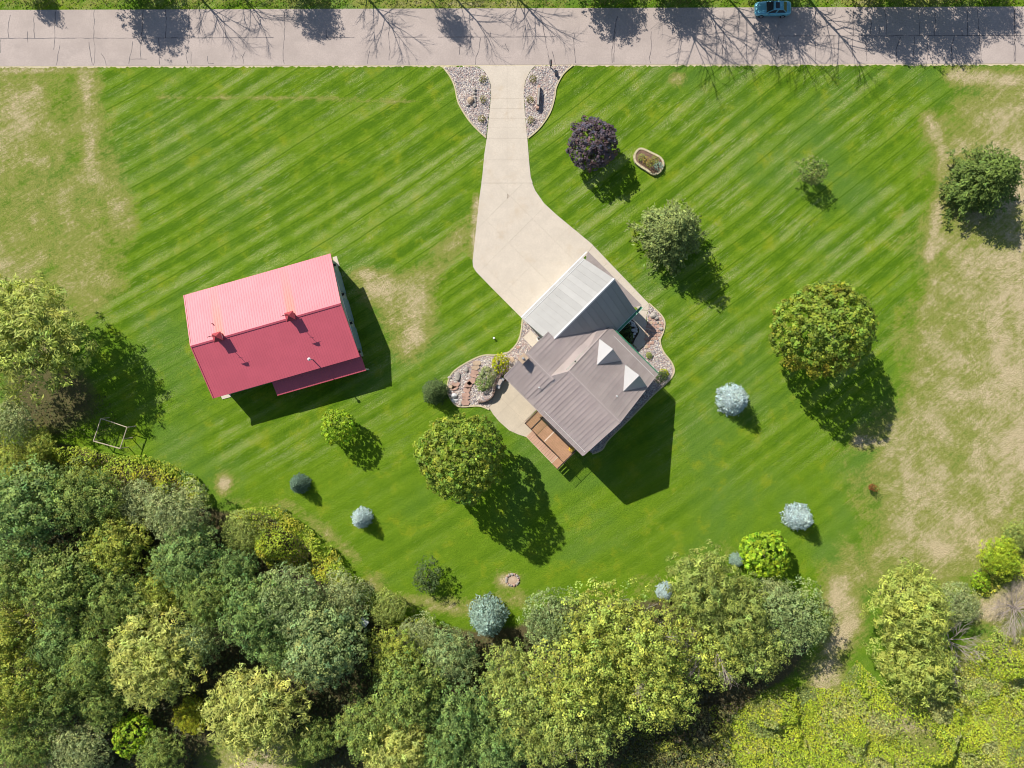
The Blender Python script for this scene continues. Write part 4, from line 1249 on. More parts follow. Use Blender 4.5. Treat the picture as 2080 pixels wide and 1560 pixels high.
    pad = thing('concrete_pad', (P[0][0], P[0][1], 0), None, None); tag(pad, 'small concrete pad at the door corner of the barn', kind='structure')
    MB().prism(P, 0, .07).build('slab', M['concrete'], pad)
barn()

# ------------------------------------------------------------------ small things
def mailbox():
    x, y = at(1118, 137)
    r = thing('mailbox', (x, y, 0), 'black mailbox on a post at the road edge by the driveway', 'mailbox')
    MB().box((x, y), (1, 0), (0, 1), .05, .05, 0, 1.0).build('post', M['wood'], r)
    mb = MB(); n = 8
    P = [(-.13, 1.0), (.13, 1.0), (.13, 1.2)] + [(.13 * math.cos(t), 1.2 + .13 * math.sin(t)) for t in (.5, 1.0, 1.57, 2.1, 2.6)] + [(-.13, 1.2)]
    m = len(P)
    mb.add([(x + a, y + .45, z) for a, z in P] + [(x + a, y - .3, z) for a, z in P], [tuple(range(m)), tuple(range(2 * m - 1, m - 1, -1))] + [(i, (i + 1) % m, m + (i + 1) % m, m + i) for i in range(m)])
    mb.build('box', M['black'], r)
    MB().box((x + .15, y + .1), (0, 1), (1, 0), .12, .01, 1.15, 1.3).build('flag', M['redlamp'], r)
    x2, y2 = at(1129, 152)
    b = thing('newspaper_box', (x2, y2, 0), 'small dark box on a short post in the mailbox gravel bed', 'box')
    MB().box((x2, y2), (.9, -.4), (.4, .9), .03, .03, 0, .5).build('post', M['black'], b)
    MB().box((x2, y2), (.9, -.4), (.4, .9), .12, .2, .5, .68).build('housing', M['black'], b)
mailbox()
def sign_wall():
    p0, p1 = at(1094.5, 177), at(1091.5, 224)
    c = ((p0[0] + p1[0]) / 2, (p0[1] + p1[1]) / 2)
    r = thing('stone_wall', (c[0], c[1], 0), 'low pinkish stone wall in the gravel bed beside the driveway entrance', 'wall')
    dx, dy = p1[0] - p0[0], p1[1] - p0[1]; L = math.hypot(dx, dy); ax = (dx / L, dy / L); ay = (-ax[1], ax[0])
    rnd = random.Random(9)
    for row in range(3):
        n = 6 + row % 2
        for i in range(n):
            t = (i + .5) / n
            q = (p0[0] + dx * t, p0[1] + dy * t)
            MB().box((q[0] + rnd.uniform(-.02, .02), q[1]), ax, ay, L / n * .485, .17 + rnd.uniform(-.015, .015), row * .23 + .004, row * .23 + .228).build('stone_block', M['flag'] if rnd.random() < .6 else M['flag2'], r)
    MB().box((c[0] + ay[0] * .0, c[1] + ay[1] * .0), ax, ay, L * .36, .13, .692, 0.9).build('coping', M['boulder'], r)
sign_wall()
def fire_pit():
    x, y = at(1041, 1178)
    r = thing('fire_pit', (x, y, 0), 'round fire pit of loose stones on bare ground', 'fire pit')
    mb = MB().prism([(x + 0.98 * math.cos(a) * (1 + .06 * math.sin(3 * a)), y + .92 * math.sin(a)) for a in np.linspace(0, 2 * math.pi, 25)[:-1]], -.02, .02)
    mb.build('sand', M['flag2'], r)
    rnd = random.Random(4)
    for i in range(15):
        a = 2 * math.pi * i / 15 + rnd.uniform(-.08, .08)
        boulder(1041 + 12.5 * math.cos(a), 1178 + 11.5 * math.sin(a), .16 + rnd.uniform(-.03, .04), .2, M['boulder'] if i % 3 else M['flag'], 200 + i, r, 'ring_stone', z=.02)
    MB().prism([(x + .5 * math.cos(a), y + .45 * math.sin(a)) for a in np.linspace(0, 2 * math.pi, 13)[:-1]], .0, .05).build('ash', M['flag2'], r)
fire_pit()
def raised_bed():
    pts = [(1288, 316), (1296, 305), (1305, 304), (1320, 311), (1338, 320), (1346, 330), (1345, 342), (1337, 352), (1326, 355), (1310, 345), (1291, 332)]
    line = catmull(pxs(pts), 4, True)
    c = np.mean(line, 0)
    r = thing('flower_bed', (c[0], c[1], 0), 'stone-edged flower bed with mixed plants on the lawn by the purple tree', 'flower bed')
    MB().prism(line, -.02, .3).build('soil', M['soil'], r)
    n = len(line)
    rnd = random.Random(12)
    for i in range(0, n, 2):
        p, q = line[i], line[(i + 2) % n]
        dx, dy = q[0] - p[0], q[1] - p[1]; L = math.hypot(dx, dy); ax = (dx / L, dy / L); ay = (-ax[1], ax[0])
        MB().box(((p[0] + q[0]) / 2, (p[1] + q[1]) / 2), ax, ay, L * .48, .125, 0, .38 + rnd.uniform(-.02, .03)).build('edge_block', M['edging'], r)
    return r
flowerbed = raised_bed()
def frame():
    C = [at(205, 850, 2.0), at(258, 868, 2.0), at(243.6, 911, 2.0), at(190, 896, 2.0)]
    r = thing('timber_frame', ((C[0][0] + C[2][0]) / 2, (C[0][1] + C[2][1]) / 2, 0), 'open rectangular frame of weathered timber at the edge of the woods', 'frame')
    for i in range(4):
        a, b = C[i], C[(i + 1) % 4]
        MB().tube([(a[0], a[1], 0), (a[0], a[1], 2.03)], [.06, .06], 5).build('post', M['wood'], r)
        MB().tube([(a[0], a[1], 2.0), ((a[0] + b[0]) / 2, (a[1] + b[1]) / 2, 1.97), (b[0], b[1], 2.0)], [.07, .065, .07], 5).build('rail', M['wood'], r)
    a, b = C[1], C[2]
    m = (a[0] * .45 + b[0] * .55, a[1] * .45 + b[1] * .55)
    MB().tube([(m[0], m[1], 0), (m[0], m[1], 2.0)], [.06, .06], 5).build('post', M['wood'], r)
    MB().tube([(m[0], m[1], 1.95), (m[0] + .75, m[1] + .15, 1.1)], [.05, .05], 5).build('brace', M['wood'], r)
    MB().tube([(a[0], a[1], 1.95), (a[0] + .85, a[1] + .15, 1.3)], [.05, .05], 5).build('brace', M['wood'], r)
frame()
def grill():
    x, y = at(1013.5, 777, .9)
    an = math.radians(62); ax = (math.cos(an), math.sin(an)); ay = (-ax[1], ax[0])
    r = thing('grill', (x, y, 0), 'grey boxy patio grill against the curved retaining wall', 'grill')
    MB().box((x, y), ax, ay, .64, .38, .12, .82).build('cabinet', M['steel'], r)
    MB().box((x, y), ax, ay, .72, .43, .822, .88).build('worktop', M['steel'], r)
    MB().box((x + ax[0] * .1, y + ax[1] * .1), ax, ay, .40, .3, .882, 1.08).build('lid', M['asphalt'], r)
    MB().tube([(x + ax[0] * -.18 + ay[0] * -.31, y + ax[1] * -.18 + ay[1] * -.31, 1.0), (x + ax[0] * .38 + ay[0] * -.31, y + ax[1] * .38 + ay[1] * -.31, 1.0)], [.02, .02], 5).build('handle', M['white'], r)
    for i, j in ((-1, -1), (1, -1), (1, 1), (-1, 1)):
        q = (x + ax[0] * .5 * i + ay[0] * .28 * j, y + ax[1] * .5 * i + ay[1] * .28 * j)
        MB().tube([(q[0], q[1], .0), (q[0], q[1], .14)], [.05, .05], 6).build('foot', M['rubber'], r)
    x, y = at(1026, 772, .4)
    b = thing('planter', (x, y, 0), 'small clay planter at the house corner next to the grill', 'planter')
    MB().tube([(x, y, 0), (x, y, .35)], [.16, .22], 10).build('pot', M['flag'], b)
    MB().tube([(x, y, .33), (x, y, .4)], [.19, .05], 10).build('soil', M['soil'], b)
grill()
def well_cap():
    x, y = at(1003.5, 687)
    r = thing('well_cap', (x, y, 0), 'short white capped pipe on the lawn beside the rock garden', 'pipe')
    MB().tube([(x, y, 0), (x, y, .4)], [.09, .09], 10).build('pipe', M['white'], r)
    MB().tube([(x, y, .38), (x, y, .46), (x, y, .5)], [.14, .14, .06], 10).build('cap', M['white'], r)
    x, y = at(1094, 688.5, .5)
    r = thing('urn', (x, y, 0), 'white urn on the step pad between garage and house', 'urn')
    MB().tube([(x, y, .16), (x, y, .22), (x, y, .3), (x, y, .5), (x, y, .62)], [.16, .08, .1, .24, .27], 12).build('bowl', M['white'], r)
    MB().tube([(x, y, .58), (x, y, .64)], [.23, .1], 12).build('soil', M['soil'], r)
    x, y = at(740, 1263, 3.2)
    r = thing('birdhouse', (x, y, 0), 'small white gabled box on a pole rising out of the bushes', 'birdhouse')
    MB().tube([(x, y, 0), (x, y, 3.0)], [.05, .05], 6).build('pole', M['wood'], r)
    MB().box((x, y), (.8, -.6), (.6, .8), .42, .32, 3.0, 3.5).build('box', M['white'], r)
    for sgn in (-1, 1):
        q = [(x + .8 * a + .6 * b, y - .6 * a + .8 * b, z) for a, b, z in ((-.52, 0, 3.78), (.52, 0, 3.78), (.52, sgn * .42, 3.46), (-.52, sgn * .42, 3.46))]
        MB().slab(q, .04).build('roof', M['white'], r)
well_cap()

# ------------------------------------------------------------------ car
def car():
    t = NT('car_paint')
    oi = t.noise(t.pos(), 30, 2)
    b = t.principled(t.mix(oi, (0.15, 0.46, 0.60), (0.17, 0.49, 0.63)), 0.25, 0.5, 0.25)
    b.inputs['Coat Weight'].default_value = 0.6
    paint = t.m
    x0, y0 = at(1570, 17.0, .7)
    zb = 0.03
    r = thing('parked_car', (x0, y0, zb), 'blue-teal sedan on the shaded far side of the road', 'car')
    # cross sections along the length (front at -x): station, half width, sill z, belt z, top z, top half width
    st = [(-2.32, .62, .38, .55, .60, .55), (-2.22, .78, .26, .62, .69, .66), (-1.9, .87, .22, .68, .78, .74), (-1.2, .91, .2, .76, .88, .78), (-0.75, .92, .2, .86, .95, .80), (0.4, .92, .2, .88, .97, .82),
          (1.3, .91, .2, .90, 1.0, .80), (1.75, .89, .22, .90, 1.02, .76), (2.15, .82, .26, .86, .98, .68), (2.3, .7, .4, .78, .86, .6)]
    def sect(s):
        x, w, zs, zbelt, zt, wt = s
        return [(x, -w * .92, zs), (x, -w, (zs + zbelt) / 2), (x, -w * .97, zbelt), (x, -wt, zt), (x, -wt * .5, zt + .025), (x, 0, zt + .035), (x, wt * .5, zt + .025), (x, wt, zt), (x, w * .97, zbelt), (x, w, (zs + zbelt) / 2), (x, w * .92, zs)]
    vs = []; fs = []
    for s in st: vs += [(x0 + a, y0 + b_, zb + c) for a, b_, c in sect(s)]
    k = 11
    for i in range(len(st) - 1):
        for j in range(k):
            jj = (j + 1) % k
            fs.append((i * k + j, i * k + jj, (i + 1) * k + jj, (i + 1) * k + j))
    fs += [tuple(range(k)), tuple(range(len(st) * k - 1, (len(st) - 1) * k - 1, -1))]
    body = MB().add(vs, fs).build('body', paint, r, smooth=True)
    # cabin: painted roof and pillars, glass panes slightly proud
    def P(x, y, z): return (x0 + x, y0 + y, zb + z)
    ws0, ws1, rw1, rw0 = -0.98, -0.12, 1.12, 1.72
    wb, wt, zB, zT = .78, .58, .95, 1.42
    cab = MB()
    B = [P(ws0, -wb, zB), P(rw0, -wb + .04, zB + .02), P(rw0, wb - .04, zB + .02), P(ws0, wb, zB)]
    T = [P(ws1, -wt, zT), P(rw1, -wt, zT), P(rw1, wt, zT), P(ws1, wt, zT)]
    cab.hexa(B, T)
    cab.add([P(ws1, -wt, zT), P(.5, -wt, zT + .015), P(rw1, -wt, zT), P(rw1, wt, zT), P(.5, wt, zT + .015), P(ws1, wt, zT), P(ws1 + .1, 0, zT + .035), P(.5, 0, zT + .045), P(rw1 - .1, 0, zT + .03)],
            [(0, 1, 7, 6), (1, 2, 8, 7), (2, 3, 8), (3, 4, 7, 8), (4, 5, 6, 7), (5, 0, 6)])
    cab.build('cabin', paint, r)
    def pane(name, q, f=.86, off=(0, 0, 0)):
        c = sum((Vector(a) for a in q), Vector()) / 4
        q2 = [c + (Vector(a) - c) * f + Vector(off) for a in q]
        MB().slab(q2, .02).build(name, M['glass'], r)
    pane('windscreen', [B[0], B[3], T[3], T[0]], .88, (-.015, 0, .02))
    pane('rear_window', [B[2], B[1], T[1], T[2]], .86, (.015, 0, .02))
    for s, (i0, i1) in ((-1, (0, 1)), (1, (3, 2))):
        mid = .46
        bm_ = [lerp(B[i0][q], B[i1][q], mid) for q in range(3)]; tm = [lerp(T[i0][q], T[i1][q], mid) for q in range(3)]
        pane('side_window', [B[i0], tuple(bm_), tuple(tm), T[i0]], .80, (0, s * .015, .012))
        pane('side_window', [tuple(bm_), B[i1], T[i1], tuple(tm)], .80, (0, s * .015, .012))
    MB().slab([P(.1, -.38, zT + .055), P(.6, -.38, zT + .06), P(.6, .38, zT + .06), P(.1, .38, zT + .055)], .02).build('sunroof', M['glass'], r)
    for x in (-1.42, 1.36):
        for s in (-1, 1):
            w = MB().tube([P(x, s * .74, .33), P(x, s * .93, .33)], [.33, .33], 18).build('wheel', M['rubber'], r)
            MB().tube([P(x, s * .9, .33), P(x, s * .945, .33)], [.22, .2], 12).build('rim', M['alloy'], w)
    for s in (-1, 1):
        MB().hexa([P(-2.2, s * .5, .55), P(-1.98, s * .78, .55), P(-1.9, s * .76, .58), P(-2.1, s * .48, .58)], [P(-2.17, s * .5, .70), P(-1.95, s * .79, .72), P(-1.87, s * .74, .76), P(-2.05, s * .48, .74)]).build('headlight', M['lamp'], r)
        MB().hexa([P(2.2, s * .4, .72), P(2.12, s * .76, .72), P(2.05, s * .74, .72), P(2.12, s * .4, .72)], [P(2.24, s * .4, .86), P(2.17, s * .74, .86), P(2.05, s * .72, .88), P(2.12, s * .4, .88)]).build('tail_light', M['redlamp'], r)
        MB().hexa([P(-.72, s * .9, .92), P(-.52, s * .9, .92), P(-.52, s * 1.06, .94), P(-.66, s * 1.06, .94)], [P(-.7, s * .9, 1.04), P(-.52, s * .9, 1.04), P(-.52, s * 1.05, 1.04), P(-.66, s * 1.05, 1.04)]).build('mirror', paint, r)
    for s in (-1, 1):
        MB().tube([P(-.3, s * .925, .82), P(-.12, s * .925, .82)], [.018, .018], 5).build('door_handle', M['alloy'], r)
        MB().tube([P(.7, s * .925, .84), P(.88, s * .925, .84)], [.018, .018], 5).build('door_handle', M['alloy'], r)
car()

# ------------------------------------------------------------------ vegetation prototypes
def unit(v):
    return v / (np.linalg.norm(v, axis=-1, keepdims=True) + 1e-9)
def leaves(C, Nn, size, aspect, rng, tint, axis=None):
    """diamond-shaped leaf faces at centres C facing Nn"""
    n = len(C)
    Nn = unit(Nn)
    r = rng.normal(size=(n, 3)) if axis is None else axis + 0.25 * rng.normal(size=(n, 3))
    T = unit(r - Nn * np.sum(r * Nn, 1, keepdims=True))
    B = np.cross(Nn, T)
    sz = (size * rng.uniform(0.5, 1.45, n))[:, None]
    a = T * sz * 0.5; b = B * sz * 0.5 / aspect
    lift = Nn * sz * 0.08
    V = np.stack([C - a, C - a * 0.1 + b - lift, C + a, C - a * 0.1 - b - lift], 1).reshape(-1, 3)
    Q = np.arange(4 * n).reshape(n, 4)
    return V, Q, np.repeat(tint, 4, 0)
def fib(n, rng):
    i = np.arange(n) + 0.5
    z = 1 - 2 * i / n; a = np.pi * (1 + 5 ** .5) * i
    r = np.sqrt(1 - z * z)
    p = np.stack([r * np.cos(a), r * np.sin(a), z], 1)
    return unit(p + rng.normal(scale=0.9 / np.sqrt(n), size=p.shape))
def lumps(d, rng, k=7, amp=0.16):
    f = np.zeros(len(d))
    for _ in range(k):
        w = rng.normal(size=3) * rng.uniform(1.5, 4.5)
        f += np.sin(d @ w + rng.uniform(0, 6.28))
    return 1 + amp * f / math.sqrt(k)
def val_tint(n, rng, sd=0.16, hue=0.10):
    v = np.clip(rng.normal(1, sd, (n, 1)), 0.5, 1.6)
    h = rng.normal(0, hue, (n, 1))
    return v * np.concatenate([1 + h, np.ones((n, 1)), 1 - h * .6], 1)
AUT = np.array((1.7, 0.82, 0.55))
def puff_crown(seed, R, z0, z1, npuff, per, leaf, pr, aspect=1.5, amp=0.16, autumn=0.0, inner=0.25, low=-0.75, lobes=None, upbias=0.55, hue=0.10):
    rng = np.random.default_rng(seed)
    zc, zh = (z0 + z1) / 2, (z1 - z0) / 2
    if lobes is None:
        d = fib(npuff, rng); d = d[d[:, 2] > low]
        k = lumps(d, rng, amp=amp)
        rad = k * np.where(rng.random(len(d)) < inner, rng.uniform(0.45, 0.9, len(d)), rng.uniform(0.9, 1.04, len(d)))
        PC = d * rad[:, None] * np.array([R, R, zh]) + [0, 0, zc]
        PN = unit(d * [1, 1, R / zh])
    else:
        PC = []; PN = []
        m = lobes
        ang = np.arange(m) * 2.399 + rng.uniform(0, 6)
        rr = R * np.sqrt((np.arange(m) + .6) / m) * 0.66
        lr = R * rng.uniform(0.26, 0.46, m)
        lz = zc + zh * (0.75 - 1.15 * (rr / R) ** 1.3) + rng.normal(0, zh * .16, m)
        for i in range(m):
            d = fib(int(npuff * lr[i] ** 2 / np.sum(lr ** 2)) + 4, rng); d = d[d[:, 2] > -0.55]
            k = lumps(d, rng, amp=amp) * np.where(rng.random(len(d)) < inner, rng.uniform(0.5, .9, len(d)), 1)
            PC.append(np.array([rr[i] * math.cos(ang[i]), rr[i] * math.sin(ang[i]), lz[i]]) + d * k[:, None] * lr[i] * np.array([1, 1, 0.85]))
            PN.append(d)
        PC = np.vstack(PC); PN = np.vstack(PN)
    n = len(PC)
    pt = val_tint(n, rng, 0.24, hue)
    if autumn > 0:
        w = rng.normal(size=(4, 3)) * 0.55
        f = sum(np.sin(PC @ w[i] + i * 2.1) for i in range(4)) / 2.0 + rng.normal(0, 0.45, n)
        a = np.clip((f - 0.15) * 1.2, 0, 1)[:, None] * autumn
        pt = pt * (1 - a) + pt * AUT * a
    C = np.repeat(PC, per, 0); Nn = np.repeat(PN, per, 0)
    o = unit(rng.normal(size=C.shape) + 0.9 * Nn)
    C = C + o * (pr * rng.uniform(0.35, 1.0, len(C)))[:, None]
    ln = unit(o * 0.7 + Nn * 0.5 + rng.normal(scale=0.45, size=C.shape) + [0, 0, upbias])
    tt = np.repeat(pt, per, 0) * val_tint(len(C), rng, 0.14, hue * .7)
    return leaves(C, ln, leaf, aspect, rng, tt)
def conifer_crown(seed, R, H, tiers, per, leaf, droop=0.12, spiky=0.0, dens=9, z0=0.25, power=0.85):
    rng = np.random.default_rng(seed)
    C = []; D = []; W = []
    for i in range(tiers):
        f = i / (tiers - 1)
        z = z0 + (H - z0) * f
        r = R * (1 - f) ** power + 0.06 * R
        nb = max(4, int(per * (0.35 + 0.65 * (1 - f))))
        a0 = rng.uniform(0, 6.28)
        for k in range(nb):
            a = a0 + 2 * np.pi * k / nb + rng.normal(0, .1)
            rr = r * rng.uniform(0.82, 1.08) * (1 + spiky * rng.uniform(-.6, .5))
            m = max(3, int(dens * rr / R) + 2)
            s = np.sqrt(np.linspace(0.05, 1.0, m)) * rr
            x = np.cos(a) * s; y = np.sin(a) * s
            zz = z + s * (0.22 - droop * 2 * (s / R)) + rng.normal(0, .04 * R, m)
            side = rng.normal(0, (0.10 if spiky < .3 else 0.055) * R, m) * (s / rr)
            C.append(np.stack([x - np.sin(a) * side, y + np.cos(a) * side, zz], 1))
            D.append(np.tile([np.cos(a), np.sin(a), 0.15], (m, 1)))
            W.append(np.full(m, rng.normal(1, .12)))
    C = np.vstack(C); D = np.vstack(D); W = np.concatenate(W)
    per_l = 3
    C = np.repeat(C, per_l, 0) + rng.normal(0, leaf * .35, (len(C) * per_l, 3)); D = np.repeat(D, per_l, 0); W = np.repeat(W, per_l)
    Nn = unit(np.array([0, 0, 1.0]) + 0.55 * D + rng.normal(scale=.4, size=C.shape))
    tt = val_tint(len(C), rng, 0.30, 0.05) * W[:, None]
    return leaves(C, Nn, leaf, 2.6, rng, tt, axis=D + rng.normal(scale=.5, size=C.shape))
def willow_crown(seed, R, z0, z1, nst, per, leaf):
    rng = np.random.default_rng(seed)
    zc, zh = (z0 + z1) / 2, (z1 - z0) / 2
    d = fib(nst, rng); d = d[d[:, 2] > -0.35]
    k = lumps(d, rng, 8, 0.2)
    S = d * k[:, None] * np.array([R, R, zh]) * rng.uniform(.82, 1.0, (len(d), 1)) + [0, 0, zc]
    n = len(S)
    out = unit(d * [1, 1, 0.2] + rng.normal(scale=.35, size=d.shape))
    t = np.linspace(0, 1, per)
    L = rng.uniform(.7, 1.5, n)
    C = S[:, None, :] + out[:, None, :] * (L[:, None, None] * t[None, :, None] * 0.75) + np.array([0, 0, -1.0]) * (L[:, None, None] * (t ** 1.7)[None, :, None] * 0.95) + rng.normal(0, .07, (n, per, 3))
    ax = np.repeat(out, per, 0) + np.array([0, 0, -0.6])
    Nn = np.repeat(unit(out * .4 + [0, 0, 1.0]), per, 0) + rng.normal(scale=.45, size=(n * per, 3))
    pt = val_tint(n, rng, .18, .08)
    tt = np.repeat(pt, per, 0) * val_tint(n * per, rng, .12, .05)
    return leaves(C.reshape(-1, 3), Nn, leaf, 2.8, rng, tt, axis=ax)

def limbs(seed, H, R, z_first, nl, r0, up=0.55, sub=2):
    """trunk with tapered limbs (and twigs) as one mesh builder"""
    rnd = random.Random(seed); mb = MB()
    lean = (rnd.uniform(-.03, .03) * H, rnd.uniform(-.03, .03) * H)
    top = H * 0.82
    def tp(z): return (lean[0] * z / H + .06 * R * math.sin(z * 1.3), lean[1] * z / H + .05 * R * math.cos(z * 1.1) - .05 * R, z)
    zs = [0, .04 * H, .25 * H, .5 * H, top]
    mb.tube([tp(z) for z in zs], [r0 * 1.45, r0, r0 * .8, r0 * .55, r0 * .15], 7)
    for i in range(nl):
        a = i * 2.399 + rnd.uniform(-.3, .3)
        z = lerp(z_first, top * .9, i / max(1, nl - 1))
        p = Vector(tp(z)); L = R * rnd.uniform(.65, .95) * (1 - .35 * i / nl)
        dirv = Vector((math.cos(a), math.sin(a), up)).normalized()
        q1 = p + dirv * L * .5 + Vector((0, 0, .04 * L)); q2 = p + dirv * L + Vector((0, 0, .15 * L))
        rr = r0 * .42 * (1 - .5 * i / nl)
        mb.tube([p, q1, q2], [rr, rr * .6, rr * .15], 5)
        for k in range(sub):
            b = a + rnd.choice((-1, 1)) * rnd.uniform(.4, .9)
            s = p + (q2 - p) * rnd.uniform(.35, .75)
            e = s + Vector((math.cos(b), math.sin(b), up * .8)).normalized() * L * rnd.uniform(.3, .5)
            mb.tube([s, (s + e) / 2 + Vector((0, 0, .05)), e], [rr * .4, rr * .25, rr * .08], 4)
    return mb
def twigs(seed, H, R, n1=9, n2=5, n3=4, r0=.12, up=.7):
    """bare branching crown"""
    rnd = random.Random(seed); mb = MB()
    mb.tube([(0, 0, 0), (.03 * R, .02 * R, H * .35), (0, .05 * R, H * .7)], [r0 * 1.3, r0, r0 * .4], 6)
    for i in range(n1):
        a = i * 2.399 + rnd.uniform(-.3, .3); z = H * lerp(.22, .68, i / n1)
        p = Vector((0, 0, z)); L = R * rnd.uniform(.7, 1.05)
        dv = Vector((math.cos(a), math.sin(a), up * rnd.uniform(.6, 1.4))).normalized()
        e = p + dv * L
        mb.tube([p, (p + e) / 2 + Vector((rnd.uniform(-.1, .1), rnd.uniform(-.1, .1), .08)) * L * .4, e], [r0 * .45, r0 * .28, r0 * .08], 4)
        for k in range(n2):
            b = a + rnd.uniform(-1.0, 1.0); s = p + (e - p) * rnd.uniform(.3, .95)
            dv2 = Vector((math.cos(b), math.sin(b), rnd.uniform(.1, .9))).normalized(); e2 = s + dv2 * L * rnd.uniform(.25, .5)
            mb.tube([s, e2], [r0 * .2, r0 * .06], 3, cap=False)
            for m in range(n3):
                c = b + rnd.uniform(-.9, .9); s3 = s + (e2 - s) * rnd.uniform(.3, 1.0)
                e3 = s3 + Vector((math.cos(c), math.sin(c), rnd.uniform(0, .8))).normalized() * L * rnd.uniform(.1, .22)
                mb.tube([s3, e3], [r0 * .09, r0 * .04], 3, cap=False)
    return mb
def mb_mesh(mb, name, mat):
    me = bpy.data.meshes.new(name)
    me.from_pydata([tuple(v) for v in mb.V], [], mb.F)
    me.materials.append(mat)
    return me
def leaf_mesh(name, vqt, mat):
    me = np_mesh(name, vqt[0], vqt[1], vqt[2])
    me.materials.append(mat)
    return me

PROTO = {}
def proto(kind, name, crown, trunk, R, H, hc):
    PROTO[kind] = (name, crown, trunk, R, H, hc)
LF, ND = M['leaf'], M['needle']
proto('maple', 'maple_tree', leaf_mesh('maple_crown', puff_crown(1, 6.0, 2.0, 14.6, 900, 22, .34, .55, 1.35, .09, 0.36, .3), LF), mb_mesh(limbs(1, 14.6, 6, 2.2, 9, .3), 'maple_trunk', M['bark']), 6.0, 14.6, .56)
proto('maple2', 'maple_tree', leaf_mesh('maple_crown', puff_crown(2, 6.0, 1.6, 14.4, 900, 22, .34, .55, 1.35, .11, 0.30, .3), LF), mb_mesh(limbs(2, 14.6, 6, 2.2, 9, .3), 'maple_trunk', M['bark']), 6.0, 14.6, .55)
proto('small', 'ornamental_tree', leaf_mesh('small_crown', puff_crown(3, 2.6, 1.0, 5.8, 330, 11, .30, .34, 1.4, .12, 0, .25), LF), mb_mesh(limbs(3, 5.8, 2.4, 1.0, 7, .12), 'small_trunk', M['bark']), 2.6, 5.8, .58)
proto('purple', 'purple_maple_tree', leaf_mesh('purple_crown', puff_crown(4, 3.0, 0.9, 5.9, 520, 14, .30, .40, 1.3, .15, 0, .3, hue=.12), LF), mb_mesh(limbs(4, 5.8, 2.8, .9, 7, .14), 'purple_trunk', M['bark']), 3.0, 5.9, .56)
proto('spruce', 'blue_spruce_tree', leaf_mesh('spruce_crown', conifer_crown(5, 2.0, 5.0, 15, 19, .24, .09, .14, 13, .15, .58), ND), mb_mesh(limbs(5, 5.0, .6, 1.0, 3, .12), 'spruce_trunk', M['bark']), 2.1, 5.0, .25)
proto('pine', 'pine_tree', leaf_mesh('pine_crown', conifer_crown(6, 4.2, 10.0, 20, 17, .42, .02, .5, 24, .5, .60), ND), mb_mesh(limbs(6, 10, 2.4, 1.5, 6, .2), 'pine_trunk', M['bark']), 4.2, 10.0, .33)
proto('dec', 'deciduous_tree', leaf_mesh('deciduous_crown', puff_crown(7, 5.7, 2.0, 11, 760, 26, .27, .66, 1.5, .36, 0, .2, lobes=13, hue=.09), LF), mb_mesh(limbs(7, 11, 5, 1.8, 9, .22), 'deciduous_trunk', M['bark']), 5.5, 11.0, .62)
proto('dec2', 'deciduous_tree', leaf_mesh('deciduous_crown', puff_crown(8, 5.7, 1.8, 11, 760, 26, .25, .64, 1.6, .38, 0, .2, lobes=18, hue=.09), LF), mb_mesh(limbs(8, 11, 5, 1.8, 9, .22), 'deciduous_trunk', M['bark']), 5.5, 11.0, .62)
proto('grey', 'olive_tree', leaf_mesh('grey_green_crown', puff_crown(9, 4.6, 1.2, 8.0, 950, 14, .26, .5, 2.0, .24, 0, .35, lobes=9, hue=.05), LF), mb_mesh(limbs(9, 8, 4.4, 1.2, 10, .16), 'grey_trunk', M['palebark']), 4.6, 8.0, .58)
proto('pop', 'poplar_tree', leaf_mesh('poplar_crown', puff_crown(10, 5.8, 2.2, 13, 520, 26, .25, .70, 1.35, .42, 0, .25, lobes=22, hue=.08), LF), mb_mesh(limbs(10, 13, 6.2, 2.0, 14, .26, .7, 4), 'poplar_trunk', M['palebark']), 5.6, 13.0, .62)
proto('wil', 'willow_tree', leaf_mesh('willow_crown', puff_crown(11, 6.2, 1.8, 11.5, 640, 26, .50, .70, 4.0, .38, 0, .2, lobes=16, upbias=.35, hue=.05), LF), mb_mesh(limbs(11, 11, 5.4, 1.8, 9, .34), 'willow_trunk', M['bark']), 6.0, 11.5, .6)
proto('wil2', 'willow_tree', leaf_mesh('willow_crown', puff_crown(12, 5.4, 1.4, 9.5, 580, 26, .46, .66, 3.8, .38, 0, .2, lobes=14, upbias=.35, hue=.05), LF), mb_mesh(limbs(12, 9.5, 4.8, 1.6, 9, .3), 'willow_trunk', M['bark']), 5.2, 9.5, .58)
proto('bush', 'bush', leaf_mesh('bush_crown', puff_crown(13, 1.5, 0.0, 1.9, 190, 10, .22, .26, 1.5, .2, 0, .2, low=-.25, hue=.1), LF), mb_mesh(limbs(13, 1.6, 1.3, .2, 6, .05), 'bush_stems', M['bark']), 1.5, 1.9, .5)
proto('shrub', 'shrub', leaf_mesh('shrub_crown', puff_crown(14, .5, 0.0, .7, 70, 7, .12, .1, 1.8, .12, 0, .1, low=-.2), LF), None, .5, .7, .4)
proto('sparse', 'sapling', leaf_mesh('sparse_crown', puff_crown(15, 2.0, .7, 4.6, 230, 11, .22, .36, 1.8, .32, 0, .55, hue=.06), LF), mb_mesh(twigs(15, 4.8, 2.0, 10, 5, 3, .06), 'sparse_trunk', M['bark']), 2.0, 4.6, .55)
proto('dead', 'dead_tree', None, mb_mesh(twigs(16, 7.0, 4.2, 14, 9, 7, .14, .55), 'dead_branches', M['deadwood']), 4.2, 7.0, .6)
proto('deadred', 'dead_shrub', None, mb_mesh(twigs(17, 3.2, 1.9, 18, 10, 9, .07, .8), 'dead_red_branches', M['redtwig']), 1.9, 3.2, .6)
